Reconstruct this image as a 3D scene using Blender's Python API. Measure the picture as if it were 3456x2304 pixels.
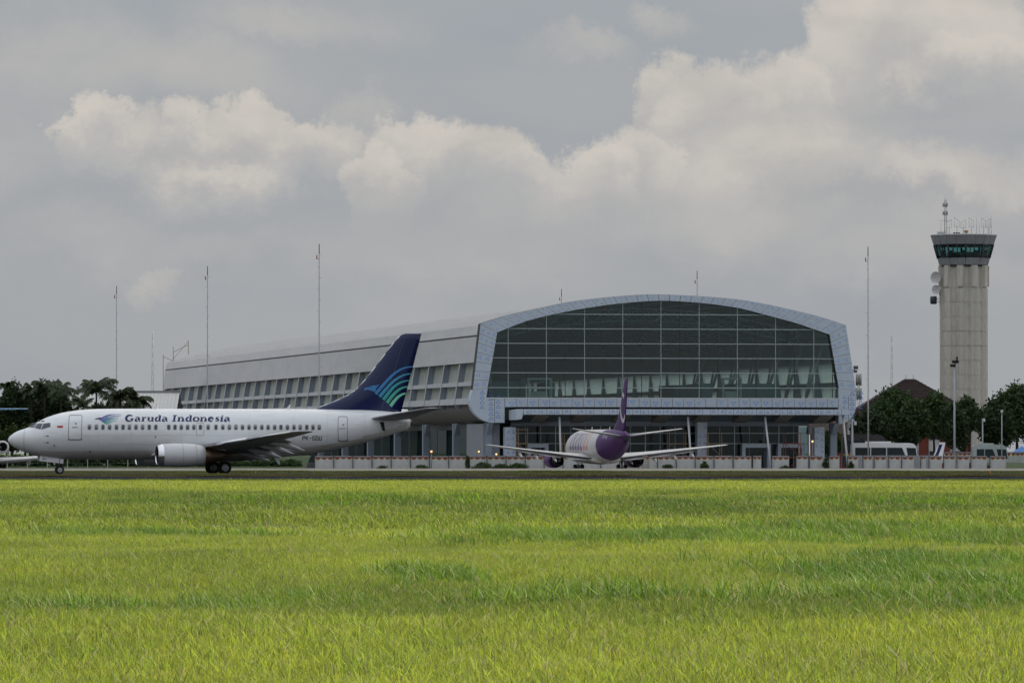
import bpy, bmesh, math, random
import numpy as np
from mathutils import Vector, Matrix
R = math.radians
random.seed(7)
for o in list(bpy.data.objects): bpy.data.objects.remove(o)
scene = bpy.context.scene
COL = scene.collection

# ------------------------------------------------------------------ camera
F = 20000.0            # focal length in photo pixels (photo 3456 wide)
HZ = 1528.0            # horizon row
CAMH = 1.65            # camera height above the field
cam_d = bpy.data.cameras.new('camera')
cam = bpy.data.objects.new('camera', cam_d); COL.objects.link(cam)
cam_d.sensor_width = 36.0
cam_d.lens = 36.0 * F / 3456.0
cam_d.clip_start = 0.5; cam_d.clip_end = 60000
cam.location = (0, 0, CAMH)
cam.rotation_euler = (R(90) + math.atan((HZ - 1152.0) / F), 0, 0)
scene.camera = cam
scene.render.resolution_x = 1024; scene.render.resolution_y = 682

# ------------------------------------------------------------------ light
SUN_AZ, SUN_EL = R(38), R(50)       # azimuth clockwise from the view direction
sun_d = bpy.data.lights.new('sun', 'SUN'); sun_d.energy = 4.8; sun_d.angle = R(0.6)
sun_d.color = (1.0, 0.95, 0.86)
sun = bpy.data.objects.new('sun', sun_d); COL.objects.link(sun)
sd = Vector((math.sin(SUN_AZ) * math.cos(SUN_EL), math.cos(SUN_AZ) * math.cos(SUN_EL), math.sin(SUN_EL)))
sun.rotation_euler = sd.to_track_quat('Z', 'Y').to_euler()
sun.location = sd * 300
vs = scene.view_settings
vs.view_transform = 'Standard'; vs.look = 'None'; vs.exposure = 0.16; vs.gamma = 1.0
vs.use_curve_mapping = False
scene.cycles.max_bounces = 7
scene.cycles.transparent_max_bounces = 24
scene.cycles.use_denoising = True

# ------------------------------------------------------------------ sky
world = bpy.data.worlds.new('World'); scene.world = world; world.use_nodes = True
wt = world.node_tree; wt.nodes.clear()
def wn(t, **kw):
    n = wt.nodes.new(t)
    for k, v in kw.items(): setattr(n, k, v)
    return n
def wm(op, a, b=None, c=None, clamp=False):
    n = wn('ShaderNodeMath', operation=op); n.use_clamp = clamp
    for i, s in enumerate((a, b, c)):
        if s is None: continue
        if isinstance(s, (int, float)): n.inputs[i].default_value = s
        else: wt.links.new(s, n.inputs[i])
    return n.outputs[0]
def wmix(fac, a, b):
    n = wn('ShaderNodeMix', data_type='RGBA')
    for s, v in ((0, fac), (6, a), (7, b)):
        if isinstance(v, (int, float)): n.inputs[s].default_value = v
        elif isinstance(v, tuple): n.inputs[s].default_value = (*v, 1)
        else: wt.links.new(v, n.inputs[s])
    return n.outputs[2]
def wsmooth(v, lo, hi):
    n = wn('ShaderNodeMapRange', interpolation_type='SMOOTHSTEP'); n.clamp = True
    wt.links.new(v, n.inputs[0]); n.inputs[1].default_value = lo; n.inputs[2].default_value = hi
    return n.outputs[0]
geo = wn('ShaderNodeTexCoord')
sep = wn('ShaderNodeSeparateXYZ'); wt.links.new(geo.outputs['Generated'], sep.inputs[0])
az = wm('ARCTAN2', sep.outputs[0], sep.outputs[1])
el = wm('ARCSINE', sep.outputs[2])
U = wm('MULTIPLY', az, 20.0)            # one unit = one twentieth of a radian
V = wm('MULTIPLY', el, 20.0)
def wnoise(scale, detail, rough, off=0.0, su=1.0, sv=1.0, lac=2.0):
    cb = wn('ShaderNodeCombineXYZ')
    wt.links.new(wm('MULTIPLY', U, su), cb.inputs[0]); wt.links.new(wm('MULTIPLY', V, sv), cb.inputs[1])
    cb.inputs[2].default_value = off
    n = wn('ShaderNodeTexNoise'); n.inputs['Scale'].default_value = scale
    n.inputs['Detail'].default_value = detail; n.inputs['Roughness'].default_value = rough
    n.inputs['Lacunarity'].default_value = lac
    wt.links.new(cb.outputs[0], n.inputs['Vector'])
    return n.outputs[0]
def wnoise_c(scale, detail, rough, off):
    cb = wn('ShaderNodeCombineXYZ'); wt.links.new(U, cb.inputs[0]); wt.links.new(V, cb.inputs[1]); cb.inputs[2].default_value = off
    n = wn('ShaderNodeTexNoise'); n.inputs['Scale'].default_value = scale; n.inputs['Detail'].default_value = detail; n.inputs['Roughness'].default_value = rough
    wt.links.new(cb.outputs[0], n.inputs['Vector']); s = wn('ShaderNodeSeparateColor'); wt.links.new(n.outputs[1], s.inputs[0])
    return s.outputs[0], s.outputs[1]
a0, b0 = wnoise_c(2.6, 1, .5, 0.0); a1, b1 = wnoise_c(9.5, 5, .68, 5.3)
nS = wnoise(1.1, 3, 0.55, 3.1, 1.0, 2.4); nT = wnoise(2.6, 4, 0.55, 11.7, 1.0, 1.7)
UW = wm('ADD', U, wm('ADD', wm('MULTIPLY', wm('SUBTRACT', a0, 0.5), 0.30), wm('MULTIPLY', wm('SUBTRACT', a1, 0.5), 0.22)))
VW = wm('ADD', V, wm('ADD', wm('MULTIPLY', wm('SUBTRACT', b0, 0.5), 0.26), wm('MULTIPLY', wm('SUBTRACT', b1, 0.5), 0.22)))
cw = wn('ShaderNodeCombineXYZ'); wt.links.new(UW, cw.inputs[0]); wt.links.new(VW, cw.inputs[1]); UV = cw.outputs[0]
def puff(px, py, rx, rt, rb, soft=0.20, crown=True):
    """a cumulus head: centre and radii as angles; crisp domed top, base that melts away"""
    cx, top, bot = (px - 1728) / 1000.0, (HZ - py + rt) / 1000.0, (HZ - py - rb) / 1000.0
    cy, ry, rx, mid = (top + bot) / 2, (top - bot) / 2, rx / 1000.0 * 1.08, (HZ - py) / 1000.0
    n = wn('ShaderNodeVectorMath', operation='MULTIPLY_ADD'); wt.links.new(UV, n.inputs[0])
    n.inputs[1].default_value = (1 / rx, 1 / ry, 0); n.inputs[2].default_value = (-cx / rx, -cy / ry, 0)
    l = wn('ShaderNodeVectorMath', operation='LENGTH'); wt.links.new(n.outputs[0], l.inputs[0])
    edge = wsmooth(l.outputs[1], 1.03, 1.0 - soft * 1.2)
    body = wm('MULTIPLY', edge, wsmooth(VW, bot, mid + .25 * rb / 1000.0))
    if not crown: return body
    return body, wm('MULTIPLY', edge, wsmooth(VW, mid - .3 * rb / 1000.0, mid + .55 * rt / 1000.0))
def union(ps):
    r = ps[0]
    for p in ps[1:]: r = wm('MAXIMUM', r, p)
    return r
bpuffs = [puff(*p) for p in (
    (310, 410, 150, 100, 230), (440, 450, 160, 60, 220, .5), (640, 430, 140, 80, 260), (850, 400, 150, 130, 300), (1060, 450, 210, 100, 260), (730, 560, 300, 80, 220, .4),
    (1420, 480, 170, 150, 330), (1580, 490, 170, 125, 330), (1720, 520, 190, 100, 320), (1310, 560, 140, 90, 260),
    (2180, 480, 190, 135, 380), (2040, 540, 190, 100, 330), (1900, 580, 220, 70, 300, .5),
    (2270, 250, 110, 100, 330), (2420, 330, 230, 120, 420), (2640, 250, 230, 150, 500), (2860, 120, 260, 260, 600), (3200, 130, 420, 240, 420, .35),
    (3330, 190, 220, 120, 260), (3080, 250, 160, 60, 220, .4), (2600, 520, 500, 190, 420, .5), (3150, 560, 520, 110, 330, .6))]
bright = union([p[0] for p in bpuffs]); crown = union([p[1] for p in bpuffs])
soft = union([puff(*(p + (False,))) for p in (
    (1960, 165, 230, 60, 120, .6), (2240, 50, 170, 80, 110, .6), (1230, 340, 130, 100, 260, .5), (560, 230, 760, 220, 300, .8), (-100, 420, 500, 160, 500, .8),
    (150, 110, 560, 220, 420, .8), (1000, 80, 560, 150, 160, .8), (1500, 760, 1000, 170, 420, .9), (3000, 800, 800, 110, 330, .7), (700, 800, 700, 140, 300, .9),
    (560, 940, 130, 60, 90, .6), (300, 720, 620, 180, 420, .9), (2500, 740, 620, 170, 360, .8))])
sky = wn('ShaderNodeTexSky', sky_type='NISHITA'); sky.sun_disc = False
sky.sun_elevation = SUN_EL; sky.sun_rotation = SUN_AZ; sky.air_density = 1.4; sky.dust_density = 3.0
K = 10.0     # cloud radiances below are in picture units, the background strength is 0.1
def C(r, g, b, k=1.0): return (r * K * k, g * K * k, b * K * k)
veil = wm('ADD', 0.44, wm('MULTIPLY', wm('SUBTRACT', nS, 0.5), 1.1), clamp=True)
gap = wmix(0.9, sky.outputs[0], C(0.258, 0.300, 0.352))
basec = wmix(veil, gap, C(0.395, 0.395, 0.395))
lowband = wsmooth(V, 0.70, 0.12)
basec = wmix(wm('MULTIPLY', lowband, 0.5), basec, C(0.340, 0.350, 0.360))
softc = wmix(wsmooth(nT, 0.35, 0.7), C(0.40, 0.395, 0.388), C(0.455, 0.438, 0.415))
c1 = wmix(wm('MULTIPLY', soft, 0.8), basec, softc)
bodyc = wmix(wsmooth(nT, 0.34, 0.66), C(0.435, 0.42, 0.403), C(0.50, 0.475, 0.443))
c1b = wmix(wm('MULTIPLY', bright, 0.92), c1, bodyc)
brc = wmix(wsmooth(nT, 0.30, 0.62), C(0.475, 0.45, 0.418), C(0.565, 0.525, 0.475))
c2 = wmix(wm('MULTIPLY', crown, 0.8), c1b, brc)
shade = puff(3150, 350, 420, 70, 100, .9, False)
shade2 = puff(3050, 690, 700, 85, 85, .8, False)
c3 = wmix(wm('MULTIPLY', wm('MAXIMUM', shade, shade2), 0.6), c2, C(0.325, 0.332, 0.352))
# the cloud cover brightens evenly towards the zenith, as thin overcast does
# (overcast skies run from about one at the horizon towards three at the zenith)
gain = wm('ADD', 1.0, wm('MULTIPLY', wm('MAXIMUM', wm('SUBTRACT', sep.outputs[2], 0.08), 0.0), 1.7))
gv = wn('ShaderNodeVectorMath', operation='SCALE'); wt.links.new(c3, gv.inputs[0]); wt.links.new(gain, gv.inputs[3])
c4 = gv.outputs[0]
bg = wn('ShaderNodeBackground'); bg.inputs[1].default_value = 0.1
wt.links.new(c4, bg.inputs[0])
wo = wn('ShaderNodeOutputWorld'); wt.links.new(bg.outputs[0], wo.inputs[0])
world.cycles.sampling_method = 'NONE'     # an even sky needs no importance map

# ------------------------------------------------------------------ helpers
def at(px, py, Y):
    return Vector(((px - 1728.0) / F * Y, Y, CAMH + (HZ - py) / F * Y))
def gx(px, Y): return (px - 1728.0) / F * Y
GZ = -0.7              # level of the apron beyond the taxiway strip

def mat(name, col, rough=0.6, metal=0.0, var=0.12, scale=3.0, bump=0.0, bscale=20.0, spec=0.4, coat=0.0, dirt=None, dirt_amt=0.0, dirt_scale=(1, 1, .3), obj=True):
    m = bpy.data.materials.new(name); m.use_nodes = True
    t = m.node_tree; b = t.nodes['Principled BSDF']
    b.inputs['Roughness'].default_value = rough; b.inputs['Metallic'].default_value = metal
    b.inputs['Specular IOR Level'].default_value = spec
    b.inputs['Coat Weight'].default_value = coat
    tc = t.nodes.new('ShaderNodeTexCoord')
    n = t.nodes.new('ShaderNodeTexNoise'); n.inputs['Scale'].default_value = scale; n.inputs['Detail'].default_value = 5
    t.links.new(tc.outputs['Object'], n.inputs['Vector'])
    mx = t.nodes.new('ShaderNodeMix'); mx.data_type = 'RGBA'
    mx.inputs[6].default_value = (*[c * (1 - var) for c in col], 1); mx.inputs[7].default_value = (*[min(c * (1 + var), .95) for c in col], 1)
    t.links.new(n.outputs[0], mx.inputs[0])
    out = mx.outputs[2]
    if dirt:
        mp = t.nodes.new('ShaderNodeMapping'); mp.inputs['Scale'].default_value = dirt_scale
        t.links.new(tc.outputs['Object'], mp.inputs[0])
        n2 = t.nodes.new('ShaderNodeTexNoise'); n2.inputs['Scale'].default_value = 2.0; n2.inputs['Detail'].default_value = 6; n2.inputs['Roughness'].default_value = .65
        t.links.new(mp.outputs[0], n2.inputs['Vector'])
        mr = t.nodes.new('ShaderNodeMapRange'); mr.inputs[1].default_value = .45; mr.inputs[2].default_value = .75; mr.inputs[4].default_value = dirt_amt
        t.links.new(n2.outputs[0], mr.inputs[0])
        m2 = t.nodes.new('ShaderNodeMix'); m2.data_type = 'RGBA'; m2.inputs[7].default_value = (*dirt, 1)
        t.links.new(mr.outputs[0], m2.inputs[0]); t.links.new(out, m2.inputs[6]); out = m2.outputs[2]
    t.links.new(out, b.inputs['Base Color'])
    if bump:
        n3 = t.nodes.new('ShaderNodeTexNoise'); n3.inputs['Scale'].default_value = bscale
        t.links.new(tc.outputs['Object'], n3.inputs['Vector'])
        bp = t.nodes.new('ShaderNodeBump'); bp.inputs['Strength'].default_value = bump
        t.links.new(n3.outputs[0], bp.inputs['Height']); t.links.new(bp.outputs[0], b.inputs['Normal'])
    return m
def glassmat(name, tint, refl=0.10, rough=0.02, fres=.6):
    m = bpy.data.materials.new(name); m.use_nodes = True; t = m.node_tree; t.nodes.clear()
    o = t.nodes.new('ShaderNodeOutputMaterial'); tr = t.nodes.new('ShaderNodeBsdfTransparent'); gl = t.nodes.new('ShaderNodeBsdfGlossy')
    tc = t.nodes.new('ShaderNodeTexCoord'); n = t.nodes.new('ShaderNodeTexNoise'); n.inputs['Scale'].default_value = .6
    t.links.new(tc.outputs['Object'], n.inputs['Vector'])
    mc = t.nodes.new('ShaderNodeMix'); mc.data_type = 'RGBA'
    mc.inputs[6].default_value = (*[c * .85 for c in tint], 1); mc.inputs[7].default_value = (*tint, 1)
    t.links.new(n.outputs[0], mc.inputs[0]); t.links.new(mc.outputs[2], tr.inputs[0])
    gl.inputs['Roughness'].default_value = rough; gl.inputs[0].default_value = (.8, .9, .9, 1)
    lw = t.nodes.new('ShaderNodeLayerWeight'); lw.inputs[0].default_value = .25
    ma = t.nodes.new('ShaderNodeMath'); ma.operation = 'MULTIPLY_ADD'; ma.inputs[1].default_value = fres; ma.inputs[2].default_value = refl; ma.use_clamp = True
    t.links.new(lw.outputs['Fresnel'], ma.inputs[0])
    mx = t.nodes.new('ShaderNodeMixShader'); t.links.new(ma.outputs[0], mx.inputs[0]); t.links.new(tr.outputs[0], mx.inputs[1]); t.links.new(gl.outputs[0], mx.inputs[2])
    t.links.new(mx.outputs[0], o.inputs[0])
    return m
def translucent(name, col, mixf=0.5, var=.2, scale=2.0, streak=None):
    m = bpy.data.materials.new(name); m.use_nodes = True; t = m.node_tree; t.nodes.clear()
    o = t.nodes.new('ShaderNodeOutputMaterial'); d = t.nodes.new('ShaderNodeBsdfDiffuse'); tr = t.nodes.new('ShaderNodeBsdfTranslucent')
    tc = t.nodes.new('ShaderNodeTexCoord'); mp = t.nodes.new('ShaderNodeMapping'); n = t.nodes.new('ShaderNodeTexNoise')
    if streak: mp.inputs['Scale'].default_value = streak
    n.inputs['Scale'].default_value = scale; n.inputs['Detail'].default_value = 4
    t.links.new(tc.outputs['Object'], mp.inputs[0]); t.links.new(mp.outputs[0], n.inputs['Vector'])
    mc = t.nodes.new('ShaderNodeMix'); mc.data_type = 'RGBA'
    mc.inputs[6].default_value = (*[c * (1 - var) for c in col], 1); mc.inputs[7].default_value = (*[c * (1 + var) for c in col], 1)
    t.links.new(n.outputs[0], mc.inputs[0])
    t.links.new(mc.outputs[2], d.inputs[0]); t.links.new(mc.outputs[2], tr.inputs[0])
    mx = t.nodes.new('ShaderNodeMixShader'); mx.inputs[0].default_value = mixf
    t.links.new(d.outputs[0], mx.inputs[1]); t.links.new(tr.outputs[0], mx.inputs[2]); t.links.new(mx.outputs[0], o.inputs[0])
    return m
def emit(name, col, s):
    m = bpy.data.materials.new(name); m.use_nodes = True; t = m.node_tree; t.nodes.clear()
    o = t.nodes.new('ShaderNodeOutputMaterial'); e = t.nodes.new('ShaderNodeEmission'); e.inputs[0].default_value = (*col, 1); e.inputs[1].default_value = s
    t.links.new(e.outputs[0], o.inputs[0]); return m

class MB:
    """collects shapes, links them as one mesh object"""
    def __init__(s): s.v = []; s.f = []; s.m = []; s.sm = []
    def add(s, vs, fs, mi=0, smooth=False):
        b = len(s.v); s.v += [tuple(p) for p in vs]
        for f in fs: s.f.append(tuple(b + i for i in f)); s.m.append(mi); s.sm.append(smooth)
        return s
    def box(s, lo, hi, mi=0):
        x0, y0, z0 = lo; x1, y1, z1 = hi
        return s.add([(x0, y0, z0), (x1, y0, z0), (x1, y1, z0), (x0, y1, z0), (x0, y0, z1), (x1, y0, z1), (x1, y1, z1), (x0, y1, z1)],
                     [(0, 3, 2, 1), (4, 5, 6, 7), (0, 1, 5, 4), (1, 2, 6, 5), (2, 3, 7, 6), (3, 0, 4, 7)], mi)
    def cbox(s, c, sz, mi=0): return s.box([a - b / 2 for a, b in zip(c, sz)], [a + b / 2 for a, b in zip(c, sz)], mi)
    def tube(s, p0, p1, r0, r1=None, n=8, mi=0, caps=True, smooth=True):
        p0, p1 = Vector(p0), Vector(p1); r1 = r0 if r1 is None else r1
        d = (p1 - p0)
        if d.length < 1e-6: return s
        d.normalize(); a = d.orthogonal().normalized(); b = d.cross(a)
        vs = []
        for p, r in ((p0, r0), (p1, r1)):
            for i in range(n):
                t = 2 * math.pi * (i + .5) / n
                vs.append(p + a * math.cos(t) * r + b * math.sin(t) * r)
        s.add(vs, [(i, (i + 1) % n, n + (i + 1) % n, n + i) for i in range(n)], mi, smooth)
        if caps: s.add(vs, [tuple(range(n))[::-1], tuple(range(n, 2 * n))], mi)
        return s
    def path(s, pts, rs, n=8, mi=0):
        for i in range(len(pts) - 1):
            s.tube(pts[i], pts[i + 1], rs[i], rs[i + 1], n, mi)
        return s
    def loft(s, rings, mi=0, closed=True, cap0=False, cap1=False, smooth=True, mif=None):
        n = len(rings[0]); vs = [p for r in rings for p in r]; fs = []
        b = len(s.v); s.v += [tuple(p) for p in vs]
        for k in range(len(rings) - 1):
            for i in range(n if closed else n - 1):
                j = (i + 1) % n
                f = (k * n + i, k * n + j, (k + 1) * n + j, (k + 1) * n + i)
                s.f.append(tuple(b + q for q in f)); s.sm.append(smooth)
                if mif:
                    c = sum((Vector(vs[q]) for q in f), Vector()) / 4; s.m.append(mif(c))
                else: s.m.append(mi)
        if cap0: s.f.append(tuple(b + i for i in range(n))[::-1]); s.m.append(mi); s.sm.append(False)
        if cap1: s.f.append(tuple(b + (len(rings) - 1) * n + i for i in range(n))); s.m.append(mi); s.sm.append(False)
        return s
    def extr(s, poly, axis, a, b, mi=0, caps=True):
        """prism: poly of 2-d points spread along axis 0/1/2 from a to b"""
        def P(p, t):
            q = list(p); q.insert(axis, t); return q
        n = len(poly); vs = [P(p, a) for p in poly] + [P(p, b) for p in poly]
        s.add(vs, [(i, (i + 1) % n, n + (i + 1) % n, n + i) for i in range(n)], mi)
        if caps: s.add(vs, [tuple(range(n))[::-1], tuple(range(n, 2 * n))], mi)
        return s
    def strip(s, pts, ws, mp, mi=0, t=0):
        """flat ribbon along 2-d points with widths, mapped through mp(x, z)"""
        L = []; Rr = []
        for i, p in enumerate(pts):
            a = pts[max(i - 1, 0)]; b = pts[min(i + 1, len(pts) - 1)]
            dx, dz = b[0] - a[0], b[1] - a[1]; l = math.hypot(dx, dz) or 1
            nx, nz = -dz / l, dx / l; w = ws[i] / 2
            L.append(mp(p[0] + nx * w, p[1] + nz * w)); Rr.append(mp(p[0] - nx * w, p[1] - nz * w))
        n = len(pts)
        return s.add(L + Rr, [(i, i + 1, n + i + 1, n + i) for i in range(n - 1)], mi)
    def mesh(s, name, mats, fix=True):
        me = bpy.data.meshes.new(name); me.from_pydata(s.v, [], s.f)
        for m in (mats if isinstance(mats, (list, tuple)) else [mats]): me.materials.append(m)
        me.polygons.foreach_set('material_index', s.m); me.polygons.foreach_set('use_smooth', s.sm)
        me.update()
        if fix:
            bm = bmesh.new(); bm.from_mesh(me); bmesh.ops.remove_doubles(bm, verts=bm.verts, dist=1e-5)
            bmesh.ops.recalc_face_normals(bm, faces=bm.faces); bm.to_mesh(me); bm.free()
        return me
    def build(s, name, mats, parent=None, fix=True):
        return link(name, s.mesh(name, mats, fix), parent)
def link(name, me, parent=None, loc=None, rot=None):
    o = bpy.data.objects.new(name, me); COL.objects.link(o)
    if parent: o.parent = parent
    if loc is not None: o.location = loc
    if rot is not None: o.rotation_euler = rot
    return o
def tag(o, label=None, cat=None, group=None, kind=None):
    if label: o['label'] = label
    if cat: o['category'] = cat
    if group: o['group'] = group
    if kind: o['kind'] = kind
    return o
def thing(name, label, cat, loc, rz=0, group=None):
    o = bpy.data.objects.new(name, None); COL.objects.link(o); o.location = loc; o.rotation_euler = (0, 0, rz)
    o.empty_display_size = .5
    return tag(o, label, cat, group)
def interp(tab, x, k):
    """smooth (monotone cubic) lookup of column k in a table sorted on column 0"""
    xs = [r[0] for r in tab]; ys = [r[k] for r in tab]
    if x <= xs[0]: return ys[0]
    if x >= xs[-1]: return ys[-1]
    i = max(j for j in range(len(xs) - 1) if xs[j] <= x)
    def sl(j):
        if j <= 0 or j >= len(xs) - 1: 
            j2 = min(max(j, 0), len(xs) - 2); return (ys[j2 + 1] - ys[j2]) / (xs[j2 + 1] - xs[j2])
        a = (ys[j] - ys[j - 1]) / (xs[j] - xs[j - 1]); b = (ys[j + 1] - ys[j]) / (xs[j + 1] - xs[j])
        return 0 if a * b <= 0 else 2 * a * b / (a + b)
    h = xs[i + 1] - xs[i]; t = (x - xs[i]) / h; m0, m1 = sl(i) * h, sl(i + 1) * h
    return (2*t**3-3*t*t+1)*ys[i] + (t**3-2*t*t+t)*m0 + (-2*t**3+3*t*t)*ys[i+1] + (t**3-t*t)*m1

# ------------------------------------------------------------------ ground
def sheet(name, x0, x1, y0, y1, z, m, kind='structure', nx=1, ny=1, zf=None):
    b = MB(); vs = []
    for j in range(ny + 1):
        for i in range(nx + 1):
            x = x0 + (x1 - x0) * i / nx; y = y0 + (y1 - y0) * j / ny
            vs.append((x, y, zf(x, y) if zf else z))
    b.add(vs, [(j*(nx+1)+i, j*(nx+1)+i+1, (j+1)*(nx+1)+i+1, (j+1)*(nx+1)+i) for j in range(ny) for i in range(nx)], 0, True)
    return tag(b.build(name, m, fix=False), kind=kind)
M = {}
M['soil'] = mat('soil under grass', (.05, .06, .018), .95, var=.4, scale=.8)
M['farland'] = mat('far grass land', (.055, .085, .025), .95, var=.35, scale=.05)
M['asphalt'] = mat('asphalt', (.045, .045, .048), 1.0, var=.2, scale=.3, bump=.1, spec=0)
M['verge'] = mat('verge soil', (.075, .065, .03), .95, var=.35, scale=.6)
M['concrete_tan'] = mat('tan concrete strip', (.27, .235, .19), .9, var=.15, scale=.25, dirt=(.2, .18, .13), dirt_amt=.5, dirt_scale=(.15, .5, 1))
M['apron'] = mat('apron concrete', (.30, .29, .27), .9, var=.15, scale=.2)
def lumps(x, y):
    return .05 * math.sin(x * .31 + y * .11) + .05 * math.sin(y * .23 - x * .07 + 1.3) + .03 * math.sin(x * .9 + 2.1 + y * .4)
def fieldz(x, y):
    t = min(max((y - 25) / 20, 0), 1) * min(max((312 - y) / 60, 0), 1)
    return lumps(x, y) * t
def farz(x, y):
    return -0.05 if y < 636 else (GZ - .06)
sheet('ground', -9000, 9000, -400, 30000, 0, M['farland'], nx=2, ny=1, zf=lambda x, y: -0.85)
sheet('field_soil', -120, 120, -40, 338, 0, M['soil'], nx=120, ny=200, zf=fieldz)
sheet('taxiway', -400, 400, 338, 413, 0.0, M['asphalt'])
sheet('grass_verge', -400, 400, 413, 454, 0.03, M['verge'], nx=200, ny=8, zf=lambda x, y: .03 + .03 * math.sin(x * .5 + y))
sheet('parallel_taxiway', -400, 400, 454, 484, 0.0, M['asphalt'])
sheet('grass_strip', -400, 400, 484, 526, 0.0, M['verge'])
sheet('concrete_strip', -400, 400, 526, 634, 0.0, M['concrete_tan'])
sheet('embankment', -400, 400, 634, 646, 0, M['farland'], zf=lambda x, y: 0 if y < 640 else GZ - .004)
sheet('apron', -400, 400, 646, 1400, GZ, M['apron'])

# ------------------------------------------------------------------ the passing cloud whose shadow lies on the airport
def cloud(z0, h, nx=60, ny=90):
    x0, x1, y0, y1 = -240.0, 1000.0, 722.0, 2600.0; b = MB(); top = []; bot = []
    for j in range(ny + 1):
        for i in range(nx + 1):
            u, v = i / nx * 2 - 1, j / ny * 2 - 1
            x = (x0 + x1) / 2 + (x1 - x0) / 2 * u; y = (y0 + y1) / 2 + (y1 - y0) / 2 * v
            e = max(0.0, 1 - u ** 8) * max(0.0, 1 - v ** 10)
            w = .5 + .25 * math.sin(x * .021 + 1.1) * math.sin(y * .017) + .25 * math.sin(x * .047 + y * .033)
            y += 9 * math.sin(x * .03) + 5 * math.sin(x * .071 + 1) if j == 0 else 0
            top.append((x, y, z0 + h * (.15 + w) * e ** .5)); bot.append((x, y, z0 - 12 * w * e))
    g = lambda k: [(j*(nx+1)+i, j*(nx+1)+i+1, (j+1)*(nx+1)+i+1, (j+1)*(nx+1)+i) for j in range(ny) for i in range(nx)]
    b.add(top, g(0), 0, True); b.add(bot, [f[::-1] for f in g(0)], 0, True)
    return b
M['cloud'] = translucent('cloud vapour', (.90, .90, .90), .82, .04, .01)
tag(cloud(600.0, 90.0).build('cloud', M['cloud'], fix=False), kind='structure')
# ------------------------------------------------------------------ airliners
M['white'] = mat('white aircraft paint', (.84, .84, .85), .32, var=.03, scale=.7, spec=.5, coat=.2, dirt=(.55, .50, .43), dirt_amt=.38, dirt_scale=(.25, 1, 1.2))
M['belly'] = mat('weathered belly paint', (.66, .63, .59), .45, var=.08, scale=.7, dirt=(.36, .29, .21), dirt_amt=.5, dirt_scale=(.2, 1, 1))
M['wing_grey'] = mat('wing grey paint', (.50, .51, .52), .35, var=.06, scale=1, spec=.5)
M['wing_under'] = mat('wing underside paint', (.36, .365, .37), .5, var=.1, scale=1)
M['bare'] = mat('polished metal', (.75, .75, .76), .18, 1.0, var=.05)
M['exhaust'] = mat('heat stained metal', (.22, .15, .10), .4, .8, var=.3, scale=3)
M['rubber'] = mat('tyre rubber', (.018, .018, .018), .8, var=.2)
M['rim'] = mat('wheel rim paint', (.45, .45, .44), .4, .3)
M['strut'] = mat('gear strut metal', (.25, .25, .25), .4, .6)
M['dark'] = mat('dark void', (.012, .012, .013), .7)
M['pane'] = mat('dark aircraft window', (.035, .04, .05), .08, spec=.8)
M['pane_blind'] = mat('cabin blind behind window', (.28, .28, .27), .4)
M['frame_grey'] = mat('window surround grey', (.52, .52, .53), .4)
M['line'] = mat('panel joint grey', (.24, .24, .25), .6)
M['navy'] = mat('navy tail paint', (.004, .012, .078), .25, var=.08, spec=.5, coat=.3)
M['text_navy'] = mat('navy lettering', (.012, .016, .10), .4)
M['text_black'] = mat('dark lettering', (.03, .03, .035), .5)
M['red'] = mat('red paint', (.50, .015, .03), .4)
BLUES = [mat('blue wing stripe', (.07, .26, .56), .3), mat('blue teal wing stripe', (.065, .33, .50), .3), mat('teal wing stripe', (.065, .40, .42), .3),
         mat('green teal wing stripe', (.08, .48, .34), .3), mat('pale green wing stripe', (.22, .62, .42), .3)]
LOGO = [mat('indigo logo stripe', (.03, .05, .28), .3), mat('blue logo stripe', (.03, .10, .30), .3), mat('sea blue logo stripe', (.03, .17, .30), .3),
        mat('sea green logo stripe', (.05, .28, .32), .3), mat('mint logo stripe', (.12, .42, .40), .3)]
M['purple'] = mat('purple aircraft paint', (.060, .009, .105), .45, var=.1, spec=.25)
M['purple_text'] = mat('purple lettering', (.20, .13, .27), .4)
M['orange_text'] = mat('orange lettering', (.58, .24, .17), .4)
M['offwhite'] = mat('off white aircraft paint', (.57, .55, .55), .4, var=.05, scale=.8, dirt=(.5, .46, .4), dirt_amt=.3, dirt_scale=(.3, 1, 1))
M['sky_blue'] = mat('sky blue aircraft paint', (.12, .30, .50), .35)

# x aft of nose, top, bottom, half width
FUS = [(0, 2.66, 2.64, .02), (.06, 2.84, 2.46, .17), (.19, 2.99, 2.33, .32), (.45, 3.18, 2.12, .53), (.79, 3.37, 1.95, .74), (1.36, 3.555, 1.72, 1.02), (1.65, 3.66, 1.62, 1.14), (2.0, 3.88, 1.49, 1.27),
       (2.46, 4.13, 1.36, 1.42), (2.94, 4.37, 1.27, 1.54), (4.13, 4.76, 1.17, 1.74), (5.56, 4.99, 1.14, 1.85), (7.2, 5.10, 1.13, 1.88), (10, 5.12, 1.13, 1.88), (19, 5.12, 1.13, 1.88),
       (20.1, 5.12, 1.20, 1.88), (22, 5.12, 1.34, 1.84), (24.3, 5.11, 1.58, 1.70), (26.2, 5.09, 1.92, 1.48), (28.2, 5.06, 2.36, 1.16), (30, 4.98, 2.86, .80), (31.3, 4.84, 3.26, .52), (32.0, 4.60, 3.52, .36), (32.25, 4.38, 3.72, .22)]
def fus_hw(tab, x, z):
    t, b, w = interp(tab, x, 1), interp(tab, x, 2), interp(tab, x, 3)
    c, h = (t + b) / 2, max((t - b) / 2, .01)
    q = min(abs(z - c) / h, .999)
    return w * math.sqrt(1 - q * q)
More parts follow.
